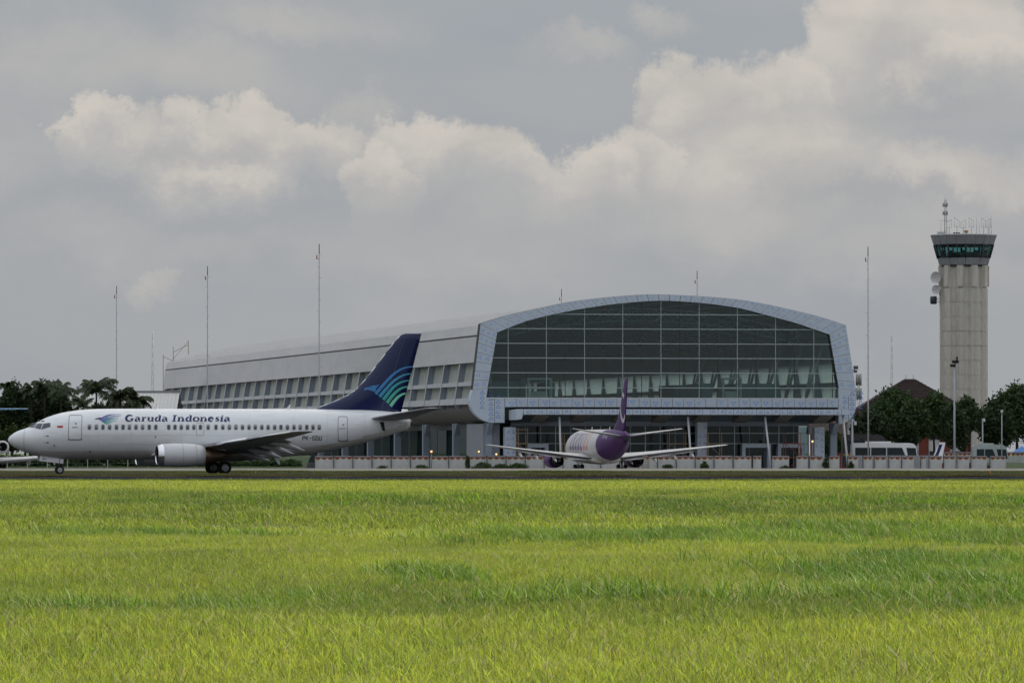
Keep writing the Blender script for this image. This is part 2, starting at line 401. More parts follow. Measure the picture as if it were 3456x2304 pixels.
def fus_rings(tab, n=40, extra=()):
    xs = set(r[0] for r in tab) | set(extra)
    k = 0
    while k < tab[-1][0]: xs.add(round(k, 2)); k += .6
    xs = sorted(xs); rings = []
    for x in xs:
        t, b, w = interp(tab, x, 1), interp(tab, x, 2), interp(tab, x, 3)
        rings.append([(x, w * math.sin(2 * math.pi * i / n), (t + b) / 2 + (t - b) / 2 * math.cos(2 * math.pi * i / n)) for i in range(n)])
    return rings
AF = [(1, 0), (.85, .28), (.65, .62), (.45, .92), (.3, 1), (.15, .86), (.06, .6), (.015, .3), (0, 0)]
def airfoil(le, chord, thick, vertical=False, up=1.0, dn=1.0):
    pts = [(a, b * up) for a, b in AF] + [(a, -b * dn) for a, b in AF[-2:0:-1]]
    if vertical: return [(le[0] + a * chord, le[1] + b * thick * chord / 2, le[2]) for a, b in pts]
    return [(le[0] + a * chord, le[1], le[2] + b * thick * chord / 2) for a, b in pts]
def wing_part(name, secs, mats, parent, mirror=False, up=1.1, dn=.9):
    """secs: (x, y, z, chord, thickness)"""
    b = MB(); rings = []
    for (x, y, z, c, t) in secs:
        rings.append(airfoil((x, -y if mirror else y, z), c, t, up=up, dn=dn))
    zc = lambda p: 0
    b.loft(rings, 0, True, True, True, mif=None)
    o = b.build(name, mats, parent)
    if len(mats) > 1:
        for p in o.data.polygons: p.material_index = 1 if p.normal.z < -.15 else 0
    return o
def wheel(parent, name, c, r, w, mrim, side=-1, hub=.5):
    prof = [(r * .55, -w * .5), (r * .86, -w * .5), (r * .97, -w * .36), (r, 0), (r * .97, w * .36), (r * .86, w * .5), (r * .55, w * .5)]
    n = 24; b = MB()
    b.loft([[(c[0] + q[0] * math.cos(2*math.pi*i/n), c[1] + q[1], c[2] + q[0] * math.sin(2*math.pi*i/n)) for i in range(n)] for q in prof], 0)
    wo = b.build(name, M['rubber'], parent)
    b2 = MB()
    for sg in (-1, 1):
        y = c[1] + sg * w * .38
        b2.loft([[(c[0] + rr * math.cos(2*math.pi*i/n), y + sg * dy, c[2] + rr * math.sin(2*math.pi*i/n)) for i in range(n)] for rr, dy in ((r * .56, .04), (r * .48, 0.0), (r * .3, .03), (r * .12, .06), (.005, .06))], 0)
    b2.build('rim', mrim, wo)
    return wo
# stroke letters: cap height 1; list of (points, widths) and an advance
def arc(cx, cz, rx, rz, a0, a1, n=12):
    return [(cx + rx * math.cos(R(a0 + (a1 - a0) * i / n)), cz + rz * math.sin(R(a0 + (a1 - a0) * i / n))) for i in range(n + 1)]
def tw(n, a, b, c): # thin-thick-thin
    return [a + (b - a) * math.sin(math.pi * min(i / n, .5)) if i <= n / 2 else c + (b - c) * math.sin(math.pi * i / n) for i in range(n + 1)]
ST = .23; TH = .07; XH = .70
def bowl(cx, w, xh=XH): return [(arc(cx, xh / 2, w / 2 - .09, xh / 2 - .03, 90, 270, 12), tw(12, TH, ST, TH)), (arc(cx, xh / 2, w / 2 - .09, xh / 2 - .03, 90, -90, 12), tw(12, TH, ST * .9, TH))]
def stem(x, z0, z1, s=.1): return [([(x - .02, z0), (x + s * .2, z1)], [ST, ST])]
def serif(x, z, w=.34): return [([(x - w / 2, z), (x + w / 2, z)], [.07, .07])]
GL = {
 'G': (stem(.80, .06, .42) + serif(.78, .42, .42) + [(arc(.52, .5, .38, .47, 50, 300, 20), tw(20, .08, .28, .09)), ([(.72, .84), (.84, .98)], [.09, .05]), ([(.7, .06), (.82, .12)], [.1, .1])], 1.08),
 'a': ([(arc(.30, .19, .19, .17, 80, 300, 12), tw(12, .07, .2, .07)), ([(.12, .58), (.22, .66), (.38, .66), (.48, .55)], [.12, .08, .09, .2]), ([(.49, .58), (.50, .12)], [ST, ST]), ([(.34, .40), (.5, .42)], [.07, .07]), ([(.5, .06), (.68, .05)], [.12, .07])], .76),
 'r': (stem(.2, .03, .66) + serif(.2, .03) + serif(.12, .66, .2) + [([(.26, .45), (.38, .63), (.52, .64)], [.07, .09, .18])], .62),
 'u': (stem(.2, .18, .66) + serif(.14, .66, .22) + [(arc(.40, .2, .2, .16, 180, 340, 10), tw(10, .2, .09, .07))] + stem(.62, .03, .66) + serif(.56, .66, .2) + serif(.70, .03, .22), .86),
 'd': ([(arc(.34, .34, .22, .31, 70, 290, 14), tw(14, .07, .22, .07))] + stem(.56, .03, .97) + serif(.48, .97, .24) + serif(.64, .03, .22) + [([(.42, .64), (.56, .6)], [.07, .07]), ([(.42, .04), (.56, .1)], [.07, .07])], .80),
 'I': (stem(.26, .03, .97) + serif(.24, .03, .46) + serif(.30, .97, .46), .56),
 'n': (stem(.2, .03, .66) + serif(.2, .03, .34) + serif(.12, .66, .2) + [(arc(.42, .46, .19, .19, 160, 20, 8), tw(8, .06, .10, .2))] + stem(.62, .03, .48) + serif(.64, .03, .32), .86),
 'o': (bowl(.36, .72), .74),
 'e': ([(arc(.35, .34, .25, .31, 20, 320, 16), tw(16, .08, .23, .06)), ([(.14, .36), (.58, .38)], [.07, .07]), ([(.58, .46), (.56, .36)], [.12, .05])], .68),
 's': ([([(.5, .60), (.36, .67), (.2, .60), (.18, .48), (.34, .36), (.48, .24), (.44, .09), (.28, .03), (.12, .10)], [.08, .08, .12, .17, .22, .17, .12, .08, .08])], .60),
 'i': (stem(.2, .03, .66) + serif(.2, .03, .34) + serif(.12, .66, .2) + [([(.17, .86), (.31, .86)], [.16, .16])], .42),
 ' ': ([], .30),
}
def lettering(name, text, x0, x1, zb, cap, mp, m, parent):
    adv = sum(GL[c][1] for c in text); sx = (x1 - x0) / adv; b = MB(); x = x0
    for c in text:
        st, a = GL[c]
        for pts, ws in st:
            # subdivide long strokes so that they hug the curved skin
            P, W = [pts[0]], [ws[0]]
            for i in range(len(pts) - 1):
                k = 4 if len(pts) <= 4 else 1
                for j in range(1, k + 1):
                    t = j / k; P.append((pts[i][0] + (pts[i+1][0] - pts[i][0]) * t, pts[i][1] + (pts[i+1][1] - pts[i][1]) * t)); W.append(ws[i] + (ws[i+1] - ws[i]) * t)
            b.strip([(x + p[0] * sx + p[1] * cap * .06, zb + p[1] * cap) for p in P], [w * 1.18 * (cap * .55 + sx * .45) for w in W], mp)
        x += a * sx
    return b.build(name, m, parent, fix=False)
SEG = {'P': [((0,0),(0,1)), ((0,1),(.5,1)), ((.5,1),(.6,.75)), ((.6,.75),(.5,.5)), ((.5,.5),(0,.5))], 'K': [((0,0),(0,1)), ((0,.4),(.6,1)), ((.2,.55),(.6,0))],
       '-': [((.05,.5),(.55,.5))], 'G': [((.6,.8),(.5,1)), ((.5,1),(.1,1)), ((.1,1),(0,.8)), ((0,.8),(0,.2)), ((0,.2),(.1,0)), ((.1,0),(.5,0)), ((.5,0),(.6,.2)), ((.6,.2),(.6,.48)), ((.6,.48),(.32,.48))],
       'U': [((0,1),(0,.2)), ((0,.2),(.1,0)), ((.1,0),(.5,0)), ((.5,0),(.6,.2)), ((.6,.2),(.6,1))]}
def stencil(name, text, x0, x1, zb, cap, mp, m, parent, w=.15):
    b = MB(); adv = (x1 - x0) / len(text)
    for i, c in enumerate(text):
        for p, q in SEG[c]:
            f = lambda p: (x0 + i * adv + p[0] / .6 * adv * .68, zb + p[1] * cap)
            b.strip([f(p), f(q)], [w * cap, w * cap], mp)
    return b.build(name, m, parent, fix=False)
def rrect(x0, x1, z0, z1, r, n=4):
    pts = []
    for cx, cz, a in ((x1 - r, z1 - r, 0), (x0 + r, z1 - r, 90), (x0 + r, z0 + r, 180), (x1 - r, z0 + r, 270)):
        pts += arc(cx, cz, r, r, a, a + 90, n)
    return pts
def decal_poly(b, poly, mp, mi=0):
    c = (sum(p[0] for p in poly) / len(poly), sum(p[1] for p in poly) / len(poly)); n = len(poly)
    mid = [((p[0] + c[0]) / 2, (p[1] + c[1]) / 2) for p in poly]
    vs = [mp(*c)] + [mp(*p) for p in mid] + [mp(*p) for p in poly]
    b.add(vs, [(0, 1 + i, 1 + (i + 1) % n) for i in range(n)] + [(1 + i, 1 + n + i, 1 + n + (i + 1) % n, 1 + (i + 1) % n) for i in range(n)], mi)
def decal_ring(b, poly, w, mp, mi=0):
    pts = []
    for i in range(len(poly)):
        p, q = poly[i], poly[(i + 1) % len(poly)]; k = max(1, int(math.hypot(q[0]-p[0], q[1]-p[1]) / .25))
        for j in range(k): pts.append((p[0] + (q[0]-p[0]) * j / k, p[1] + (q[1]-p[1]) * j / k))
    pts.append(pts[0]); pts.append(pts[1]); b.strip(pts, [w] * len(pts), mp, mi)

def fin_edges(z):
    le = interp([(4.9, 24.0), (5.12, 24.6), (5.5, 25.6), (5.9, 26.6), (6.3, 27.4), (6.8, 28.05), (8.5, 29.5), (10.9, 31.45), (11.02, 31.62), (11.1, 31.9)], z, 1)
    te = 31.55 + (z - 4.9) * (33.2 - 31.55) / 6.2
    return le, te
def fin_half(x, z):
    le, te = fin_edges(z); c = te - le; q = min(max((x - le) / c, 0), 1)
    xs = [a for a, _ in AF][::-1]; ys = [b for _, b in AF][::-1]
    return float(np.interp(q, xs, ys)) * .5 * min(.11 * c, .42)

def jet(label, loc, rz, livery):
    root = thing('airliner', label, 'airliner', loc, rz)
    root.scale = (.993, 1, 1)
    G = livery == 'garuda'
    body = M['white'] if G else M['offwhite']
    def on_side(o, sgn=1):
        # marks were measured on the near flank, which stands off the centre line
        def f(x, z):
            q = max(x - .231 * fus_hw(FUS, x, z), .02) if G else x
            return (q, sgn * (-fus_hw(FUS, q, z) - o), z)
        return f
    mp, mp2 = on_side(.012), on_side(.020)
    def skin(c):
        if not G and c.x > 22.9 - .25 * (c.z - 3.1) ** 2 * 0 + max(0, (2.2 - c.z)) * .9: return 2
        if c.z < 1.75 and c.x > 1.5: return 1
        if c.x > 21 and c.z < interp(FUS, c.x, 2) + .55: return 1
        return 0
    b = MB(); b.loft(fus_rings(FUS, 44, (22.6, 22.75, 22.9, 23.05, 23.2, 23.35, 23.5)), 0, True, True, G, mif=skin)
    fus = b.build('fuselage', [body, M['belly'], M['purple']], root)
    # wing root fairing
    b = MB(); rings = []
    for x, w, z0, z1 in ((11.2, 1.6, 1.35, 1.6), (12.2, 2.0, 1.12, 2.15), (13.5, 2.15, 1.04, 2.35), (16.5, 2.18, 1.0, 2.3), (19, 2.05, 1.05, 2.1), (20.6, 1.7, 1.2, 1.8)):
        rings.append([(x, w * math.sin(t * math.pi / 8), (z0 + z1) / 2 + (z1 - z0) / 2 * math.cos(t * math.pi / 8)) for t in range(16)])
    b.loft(rings, 0, True, True, True); b.build('wing_fairing', M['belly'], root)
    # nose: radome joint, probes
    b = MB()
    xr = 1.36; t, bt, w = interp(FUS, xr, 1), interp(FUS, xr, 2), interp(FUS, xr, 3)
    b.strip([(xr, bt + (t - bt) * (i + .5) / 24) for i in range(24)], [.022] * 24, mp)
    b.build('radome_joint', M['line'], root, fix=False)
    if G:
        for px, py in ((165, 1470), (165, 1492), (186.5, 1502), (523, 1473), (304, 1522)):
            x, z = (px - 27) / 41.9, (1598 - py) / 43.1
            b = MB(); decal_poly(b, arc(x, z, .06, .06, 0, 330, 11), mp)
            if px < 170: b.strip([(x - .28, z), (x, z)], [.02, .03], mp)
            b.build('probe', M['text_black'], root, fix=False)
    # cockpit panes, both sides
    PX = lambda p: ((p[0] - 27) / 41.9, (1598 - p[1]) / 43.1)
    panes = [[(95, 1441.5), (109, 1427), (126, 1427), (117, 1441)], [(119.5, 1442), (129, 1427.5), (146, 1428), (139.5, 1447)], [(143, 1447.5), (149.5, 1428), (171, 1425.5), (173, 1438.5)],
             [(125, 1421), (132, 1416.5), (137, 1417), (134.5, 1421.8)], [(138, 1422.5), (141.5, 1418), (152, 1417.2), (149, 1421.5)]]
    for sgn in (1, -1):
        for k, pn in enumerate(panes):
            q = [PX(p) for p in pn]
            c = (sum(p[0] for p in q) / len(q), sum(p[1] for p in q) / len(q))
            dens = []
            for i in range(len(q)):
                a, d = q[i], q[(i + 1) % len(q)]
                dens += [(a[0] + (d[0] - a[0]) * j / 4, a[1] + (d[1] - a[1]) * j / 4) for j in range(4)]
            b = MB(); decal_poly(b, dens, on_side(.018, sgn))
            b2 = MB(); big = [(c[0] + (p[0] - c[0]) * 1.12, c[1] + (p[1] - c[1]) * 1.12) for p in dens]
            decal_poly(b2, big, on_side(.010, sgn))
            pr = b2.build('cockpit_window_frame', M['frame_grey'], root, fix=False)
            b.build('cockpit_window', M['pane'], pr, fix=False)
    if G:
        # cabin windows
        xs = [303, 326, 348, 370, 393, 415, 436, 458, 480, 502, 524, 567, 588, 609, 630, 651, 673, 699, 725, 748, 770, 792, 814, 836, 857, 879, 900, 922, 943, 965, 987, 1008, 1030, 1051, 1072]
        for k, px in enumerate(xs):
            x = (px - 27) / 41.9 ; z0, z1 = 3.47, 3.86
            for sgn in ((1, -1) if k % 1 == 0 else (1,)):
                f = lambda o: on_side(o, sgn)
                b = MB(); decal_poly(b, rrect(x - .165, x + .165, z0 - .035, z1 + .035, .12, 3), f(.010))
                w = b.build('cabin_window', M['frame_grey'], root, fix=False)
                b = MB(); decal_poly(b, rrect(x - .115, x + .115, z0 + .01, z1 - .01, .09, 3), f(.016), 0)
                bl = random.choice((.0, .12, .12, .2))
                if bl: decal_poly(b, rrect(x - .10, x + .10, z1 - .02 - bl, z1 - .03, .03, 2), f(.021), 1)
                b.build('pane', [M['pane'], M['pane_blind']], w, fix=False)
        # doors
        for nm, (x0, x1, z0, z1, r) in (('passenger_door', (4.94, 5.97, 2.71, 4.60, .14)), ('passenger_door', (26.45, 27.2, 2.62, 4.52, .14)), ('overwing_exit', (15.1, 15.7, 3.02, 4.02, .16))):
            b = MB(); decal_ring(b, rrect(x0, x1, z0, z1, r), .045 if nm[0] == 'p' else .03, mp)
            if nm[0] == 'p':
                b.strip([(x0 - .05, z0 + .02), (x0 + .1, z0 - .03), (x1 - .1, z0 - .03), (x1 + .05, z0 + .02)], [.09] * 4, mp)
            d = b.build(nm, M['line'], root, fix=False)
            if nm[0] == 'p':
                b = MB(); decal_poly(b, arc((x0+x1)/2 + .05, z1 - .65, .07, .07, 0, 330, 11), mp2); b.strip([((x0+x1)/2 - .25, z1 - .95), ((x0+x1)/2 + .22, z1 - .92)], [.06, .05], mp2)
                b.build('handle', M['line'], d, fix=False)
        # flag, name, emblem, registration
        b = MB(); x0, x1 = (195.5 - 27) / 41.9, (215 - 27) / 41.9
        b.strip([(x0, 3.86 - .16), (x0 + .25, 3.70), (x1, 3.70)], [.15] * 3, mp); b.build('flag_mark', M['red'], root, fix=False)
        tx = lambda u: (300 + u / 4.523 - 27) / 41.9; tz = lambda v: (1598 - (1360 + v / 4.523)) / 43.1
        lettering('lettering', 'Garuda', tx(540), tx(1200), tz(272), .485, mp, M['text_navy'], root)
        lettering('lettering', 'Indonesia', tx(1250), tx(2145), tz(272), .485, mp, M['text_navy'], root)
        lg = [[(160, 250), (230, 207), (290, 180), (340, 170), (410, 168), (490, 170)], [(185, 268), (262, 222), (320, 198), (400, 190), (480, 190)], [(208, 284), (285, 240), (345, 218), (400, 213), (452, 213)],
              [(232, 301), (305, 259), (360, 241), (400, 238), (442, 240)], [(258, 318), (318, 287), (365, 272), (390, 268), (426, 268)]]
        for k, s in enumerate(lg):
            b = MB(); n = len(s); ws = [24, 22, 17, 10, 6, 3][:n] if n == 6 else [24, 20, 13, 7, 3]
            b.strip([(tx(p[0]), tz(p[1])) for p in s], [w / 4.523 / 42.5 for w in ws], mp); b.build('emblem_stripe', LOGO[k], root, fix=False)
        b = MB(); b.strip([(tx(85), tz(239)), (tx(120), tz(234)), (tx(150), tz(230)), (tx(190), tz(214))], [.01, .09, .12, .01], mp); b.build('emblem_bird', M['text_navy'], root, fix=False)
        stencil('registration', 'PK-GGU', (1016 - 27) / 41.9 , (1083 - 27) / 41.9, (1598 - 1484) / 43.0, .32, mp, M['text_black'], root, .17)
        b = MB(); b.strip([(5.2 + i * .9, 3.02) for i in range(24)], [.012] * 24, mp); b.strip([(8 + i * .9, 2.35) for i in range(18)], [.012] * 18, mp)
        for xx in (7.3, 9.9, 13.9, 19.3, 22.9, 25.6, 28.6):
            t, bb = interp(FUS, xx, 1), interp(FUS, xx, 2); b.strip([(xx, bb + .3 + (t - bb - .5) * i / 12) for i in range(13)], [.010] * 13, mp)
        b.build('skin_joints', mat('faint skin joint', (.50, .50, .50), .5), root, fix=False)
    else:
        # large slanted letters on the forward fuselage and a registration on the purple tail
        for k, xx in enumerate((7.6, 9.2, 10.8, 12.4, 14.0, 15.9, 17.6)):
            b = MB(); m = M['orange_text'] if k >= 5 else M['purple_text']
            b.strip([(xx + .1 + j * .1, 2.95 + j * .19) for j in range(10)], [.34] * 10, mp)
            if k % 2: b.strip([(xx + .6 - .05 * j, 2.95 + j * .19) for j in range(10)], [.26] * 10, mp)
            b.strip([(xx - .2, 2.92), (xx + .9, 2.92)], [.42] * 2, mp)
            b.strip([(xx + .5, 4.6), (xx + 1.2, 4.6)], [.2] * 2, mp)
            b.build('letter', m, root, fix=False)
        b = MB(); b.strip([(14.2, 2.75), (14.6, 2.2), (15.0, 2.75), (14.2, 2.75)], [.2] * 4, mp); b.build('emblem', M['purple_text'], root, fix=False)
        stencil('registration', 'PK-G', 25.2, 27.2, 4.05, .42, mp, M['offwhite'], root, .2)
    # fin
    b = MB(); rings = []
    for z in (4.9, 5.12, 5.3, 5.5, 5.7, 5.9, 6.1, 6.3, 6.55, 6.8, 7.4, 8.5, 9.6, 10.6, 10.9, 11.02, 11.1):
        le, te = fin_edges(z); c = te - le
        pts = [(a, q) for a, q in AF] + [(a, -q) for a, q in AF[-2:0:-1]]
        th = .5 * min(.11 * c, .42) * (1 if z < 11 else .5)
        rings.append([(le + a * c, q * th, z) for a, q in pts])
    b.loft(rings, 0, True, True, True); fin = b.build('fin', M['navy'] if G else M['purple'], root)
    fmp = lambda x, z: (lambda q: (q, -fin_half(q, z) - .012, z))(min(x, fin_edges(z)[1] - .04))
    b = MB(); b.strip([(29.9 + (z - 5) * .33, z) for z in (5, 6, 7, 8, 9, 10, 10.7)], [.03] * 7, fmp)
    b.strip([(31.4, 10.72), (33.05, 10.72)], [.05, .05], fmp)
    b.build('rudder_joint', M['line'] if not G else mat('rudder joint', (.10, .11, .16), .5), fin, fix=False)
    b = MB()
    for z in (5.25, 5.5, 5.9, 6.3, 6.8, 7.5, 8.5, 9.5, 10.4, 10.9):
        pass
    zs = [5.2, 5.5, 5.9, 6.3, 6.6, 6.8, 7.5, 8.5, 9.5, 10.4, 10.9]
    b.path([(fin_edges(z)[0] - .01, 0, z) for z in zs], [.035] * len(zs), 6); b.build('leading_edge', M['bare'], fin)
    if G:
        fx = lambda u, v: ((1100 + u / 4.611 - 27) / 41.55, (1598 - (1100 + v / 4.611)) / 42.6)
        st = [[(690, 1055), (770, 960), (850, 870), (930, 785), (1000, 725), (1080, 675), (1160, 645), (1260, 630), (1340, 635)], [(752, 1098), (830, 1005), (905, 920), (985, 845), (1065, 793), (1140, 758), (1220, 742), (1310, 740)],
              [(812, 1146), (890, 1045), (965, 955), (1030, 905), (1090, 873), (1180, 848), (1288, 842)], [(870, 1192), (940, 1100), (1005, 1030), (1060, 985), (1120, 957), (1190, 941), (1262, 940)], [(926, 1243), (985, 1165), (1035, 1110), (1090, 1070), (1140, 1050), (1190, 1043), (1238, 1043)]]
        for k, s in enumerate(st):
            n = len(s); b = MB(); ws = [52 - 41 * (i / (n - 1)) ** 1.3 for i in range(n)]
            P = []; W = []
            for i in range(n - 1):
                for j in range(3):
                    t = j / 3; P.append((s[i][0] + (s[i+1][0]-s[i][0])*t, s[i][1] + (s[i+1][1]-s[i][1])*t)); W.append(ws[i] + (ws[i+1]-ws[i])*t)
            P.append(s[-1]); W.append(ws[-1])
            b.strip([fx(*p) for p in P], [w / 4.611 / 42 for w in W], fmp); b.build('wing_stripe', BLUES[k], fin, fix=False)
        b = MB()
        b.strip([fx(*p) for p in ((510, 1003), (530, 978), (570, 968), (620, 980), (670, 990), (690, 985))], [.02, .16, .19, .22, .3, .25], fmp)
        b.strip([fx(*p) for p in ((600, 945), (650, 938), (700, 940), (745, 908))], [.06, .14, .16, .02], fmp)
        b.strip([fx(*p) for p in ((660, 945), (685, 980))], [.3, .3], fmp)
        b.build('bird_head', BLUES[0], fin, fix=False)
    else:
        b = MB()
        b.strip(arc(30.75, 7.6, .95, 1.55, 50, 330, 18), [.12 + .42 * abs(math.cos(R(i * 15))) for i in range(19)], fmp)
        b.build('crescent_emblem', M['offwhite'], fin, fix=False)
    # tailplane
    for mir in (False, True):
        secs = [(28.75, -.55, 4.33, 3.5, .10), (30.1, -3.0, 4.68, 2.5, .095), (32.25, -6.35, 5.14, 1.25, .09), (32.6, -6.45, 5.15, .85, .05)]
        wing_part('tailplane', secs, [M['wing_grey'] if G else M['offwhite'], M['wing_under']], root, mir, 1, 1)
    b = MB(); b.add([(29.6, -.92, 4.1), (29.85, -.92, 3.4), (30.05, -.92, 3.4), (29.95, -.92, 4.1)], [(0, 1, 2, 3)]); 
    if G: b.build('trim_gap', M['dark'], root, fix=False)
    # apu outlet
    b = MB(); b.tube((32.1, 0, 4.05), (32.42 if G else 32.27, 0, 4.1), .24 if G else .34, .17 if G else .30, 14); b.build('auxiliary_exhaust', M['dark'] if not G else M['exhaust'], root)
    # wings
    for mir in (False, True):
        s = -1 if not mir else 1
        secs = [(11.9, -1.5, 1.75, 8.2, .13), (13.2, -2.4, 1.86, 6.8, .125), (14.75, -4.9, 2.16, 4.9, .115), (17.3, -9.6, 2.72, 3.1, .105), (19.85, -14.1, 3.26, 1.75, .10), (20.5, -14.44, 3.31, .95, .06)]
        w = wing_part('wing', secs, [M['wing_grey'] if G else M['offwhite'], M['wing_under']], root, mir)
        # leading edge slat in bare metal and drooped flaps
        b = MB(); pts = [(14.7, s*4.9, 2.16), (17.25, s*9.6, 2.72), (19.8, s*14.1, 3.26)]
        b.path([(p[0] + .05, p[1], p[2] - .02) for p in pts], [.20, .13, .07], 10); b.build('leading_edge', M['bare'] if G else M['wing_grey'], w)
        for (x0, y0, z0, c0), (x1, y1, z1, c1) in ((((19.1, 2.3, 1.72, 1.25)), (18.7, 4.6, 1.95, 1.2)), (((18.75, 5.3, 2.02, 1.15)), (19.3, 8.2, 2.38, .95)), (((19.35, 8.3, 2.4, .9)), (19.95, 10.6, 2.66, .75))):
            b = MB(); rr = []
            for x, y, z, c in ((x0, y0, z0, c0), (x1, y1, z1, c1)):
                ring = airfoil((0, 0, 0), c, .12); an = R(14)
                rr.append([(x + p[0] * math.cos(an), s * y, z + .02 - p[0] * math.sin(an) + p[2] * math.cos(an)) for p in ring])
            b.loft(rr, 0, True, True, True); b.build('flap', M['wing_under'] if G else M['offwhite'], w)
        for (x, y, z) in ((17.6, 3.2, 1.72), (18.0, 6.0, 2.0), (18.5, 8.3, 2.28), (19.0, 10.3, 2.52)):
            b = MB(); n = 10; prof = ((0, .02, 0), (.4, .14, -.05), (1.2, .22, -.16), (2.0, .17, -.36), (2.75, .02, -.58))
            b.loft([[(x + a, s * y + q * .7 * math.sin(2*math.pi*i/n), z - .12 + dz + q * math.cos(2*math.pi*i/n)) for i in range(n)] for a, q, dz in prof], 0)
            b.build('flap_fairing', M['wing_under'] if G else M['offwhite'], w)
        # engine
        cy, cz = s * 4.83, 1.42; n = 32
        nac = M['wing_grey'] if G else M['purple']
        nac_ring = lambda x, r, dz=0, flat=.86: [(x, cy + r * math.sin(2*math.pi*i/n) * 1.05, cz + dz + r * math.cos(2*math.pi*i/n) * (1 if math.cos(2*math.pi*i/n) > 0 else flat)) for i in range(n)]
        b = MB(); b.loft([nac_ring(11.12, .86), nac_ring(11.4, .925), nac_ring(12.2, .98), nac_ring(13.3, .98), nac_ring(14.1, .92), nac_ring(14.75, .80), nac_ring(14.75, .72), nac_ring(14.0, .66)], 0)
        e = b.build('engine', M['engine'] if G else nac, root)
        b = MB(); b.loft([nac_ring(11.10, .735), nac_ring(11.02, .76), nac_ring(11.0, .80), nac_ring(11.04, .845), nac_ring(11.16, .89), nac_ring(11.3, .925), nac_ring(11.46, .945)], 0); b.build('intake_lip', M['bare'], e)
        b = MB(); b.loft([nac_ring(11.09, .733), nac_ring(11.3, .715), nac_ring(12.4, .74), nac_ring(12.42, .3), nac_ring(12.0, .02)], 0); b.build('fan_intake', M['dark'], e)
        b = MB(); b.loft([nac_ring(14.0, .66, 0, 1), nac_ring(15.0, .6, .02, 1), nac_ring(16.3, .42, .06, 1), nac_ring(16.3, .36, .06, 1), nac_ring(15.9, .3, .06, 1)], 0); b.build('exhaust_nozzle', M['exhaust'] if G else M['dark'], e)
        b = MB(); b.loft([nac_ring(15.6, .28, .05, 1), nac_ring(16.5, .16, .06, 1), nac_ring(17.0, .02, .06, 1)], 0); b.build('exhaust_cone', M['exhaust'] if G else M['strut'], e)
        b = MB(); b.extr([(12.6, cz + .9), (14.6, 2.34), (17.0, 2.2), (16.2, 1.75), (14.9, cz + .7), (13.5, cz + .88)], 1, cy - .17, cy + .17); b.build('pylon', M['wing_grey'] if G else M['offwhite'], e)
        if G:
            b = MB(); b.loft([nac_ring(12.95, .988), nac_ring(12.97, .988)], 0); b.loft([nac_ring(14.02, .952), nac_ring(14.04, .952)], 0); b.build('cowl_joint', M['line'], e)
    # antennas
    for x, h in ((11.5, .35), (22.2, .32)):
        b = MB(); b.extr([(x, 5.08), (x + .3, 5.08), (x + .38, 5.12 + h), (x + .28, 5.12 + h)], 1, -.03, .03); b.build('blade_antenna', M['white'], root)
    b = MB(); b.extr([(21.2, 1.32), (21.6, 1.38), (21.75, .75), (21.6, .75)], 1, -.03, .03); b.build('blade_antenna', M['white'], root)
    # landing gear
    ng = MB(); ng.tube((4.0, 0, 1.3), (4.08, 0, .36), .07, .06, 10); ng.tube((4.08, -.22, .345), (4.08, .22, .345), .05, n=8); ng.tube((3.2, 0, 1.25), (4.05, 0, .75), .04, n=8)
    g = ng.build('nose_gear', M['strut'], root)
    for sgn in (-1, 1): wheel(g, 'wheel', (4.08, sgn * .2, .345), .345, .2, M['rim'])
    if G:
        for sgn in (-1, 1):
            b = MB(); b.extr([(2.45, 1.42), (4.0, 1.24), (3.97, .86), (2.42, 1.04)], 1, sgn * .52 - .02, sgn * .52 + .02); dr = b.build('nose_gear_door', M['white'], root)
            if sgn < 0:
                dmp = lambda x, z: (x, -.546, z)
                stencil('door_letters', 'GU', 2.65, 3.0, 1.12, .15, dmp, M['text_black'], dr, .2)
            b = MB(); b.extr([(4.05, 1.22), (4.32, 1.18), (4.3, .82), (4.03, .86)], 1, sgn * .52 - .02, sgn * .52 + .02); b.build('nose_gear_door', M['white'], root)
    for sgn in (-1, 1):
        mg = MB(); mg.tube((16.3, sgn * 2.75, 2.0), (16.75, sgn * 2.6, .5), .12, .10, 10); mg.tube((16.75, sgn * 2.2, .51), (16.75, sgn * 3.0, .51), .08, n=8); mg.tube((15.6, sgn * 2.6, 1.7), (16.7, sgn * 2.6, .9), .06, n=8)
        g = mg.build('main_gear', M['strut'], root)
        for dy in (-.42, .42): wheel(g, 'wheel', (16.75, sgn * 2.6 + dy, .51), .51, .36, M['rim'] if dy * sgn > 0 else M['strut'])
    return root
M['engine'] = mat('engine cowl grey', (.62, .62, .63), .35, var=.06, scale=1.5, spec=.5, dirt=(.42, .40, .37), dirt_amt=.35, dirt_scale=(.3, 1, 1))
NX = gx(27, 462)
jet('white airliner with blue tail taxiing in the foreground', (NX, 462, 0), R(13), 'garuda')
jet('white and purple airliner seen from behind in front of the terminal', (7.4, 716.7, GZ), R(-79.5), 'purple')

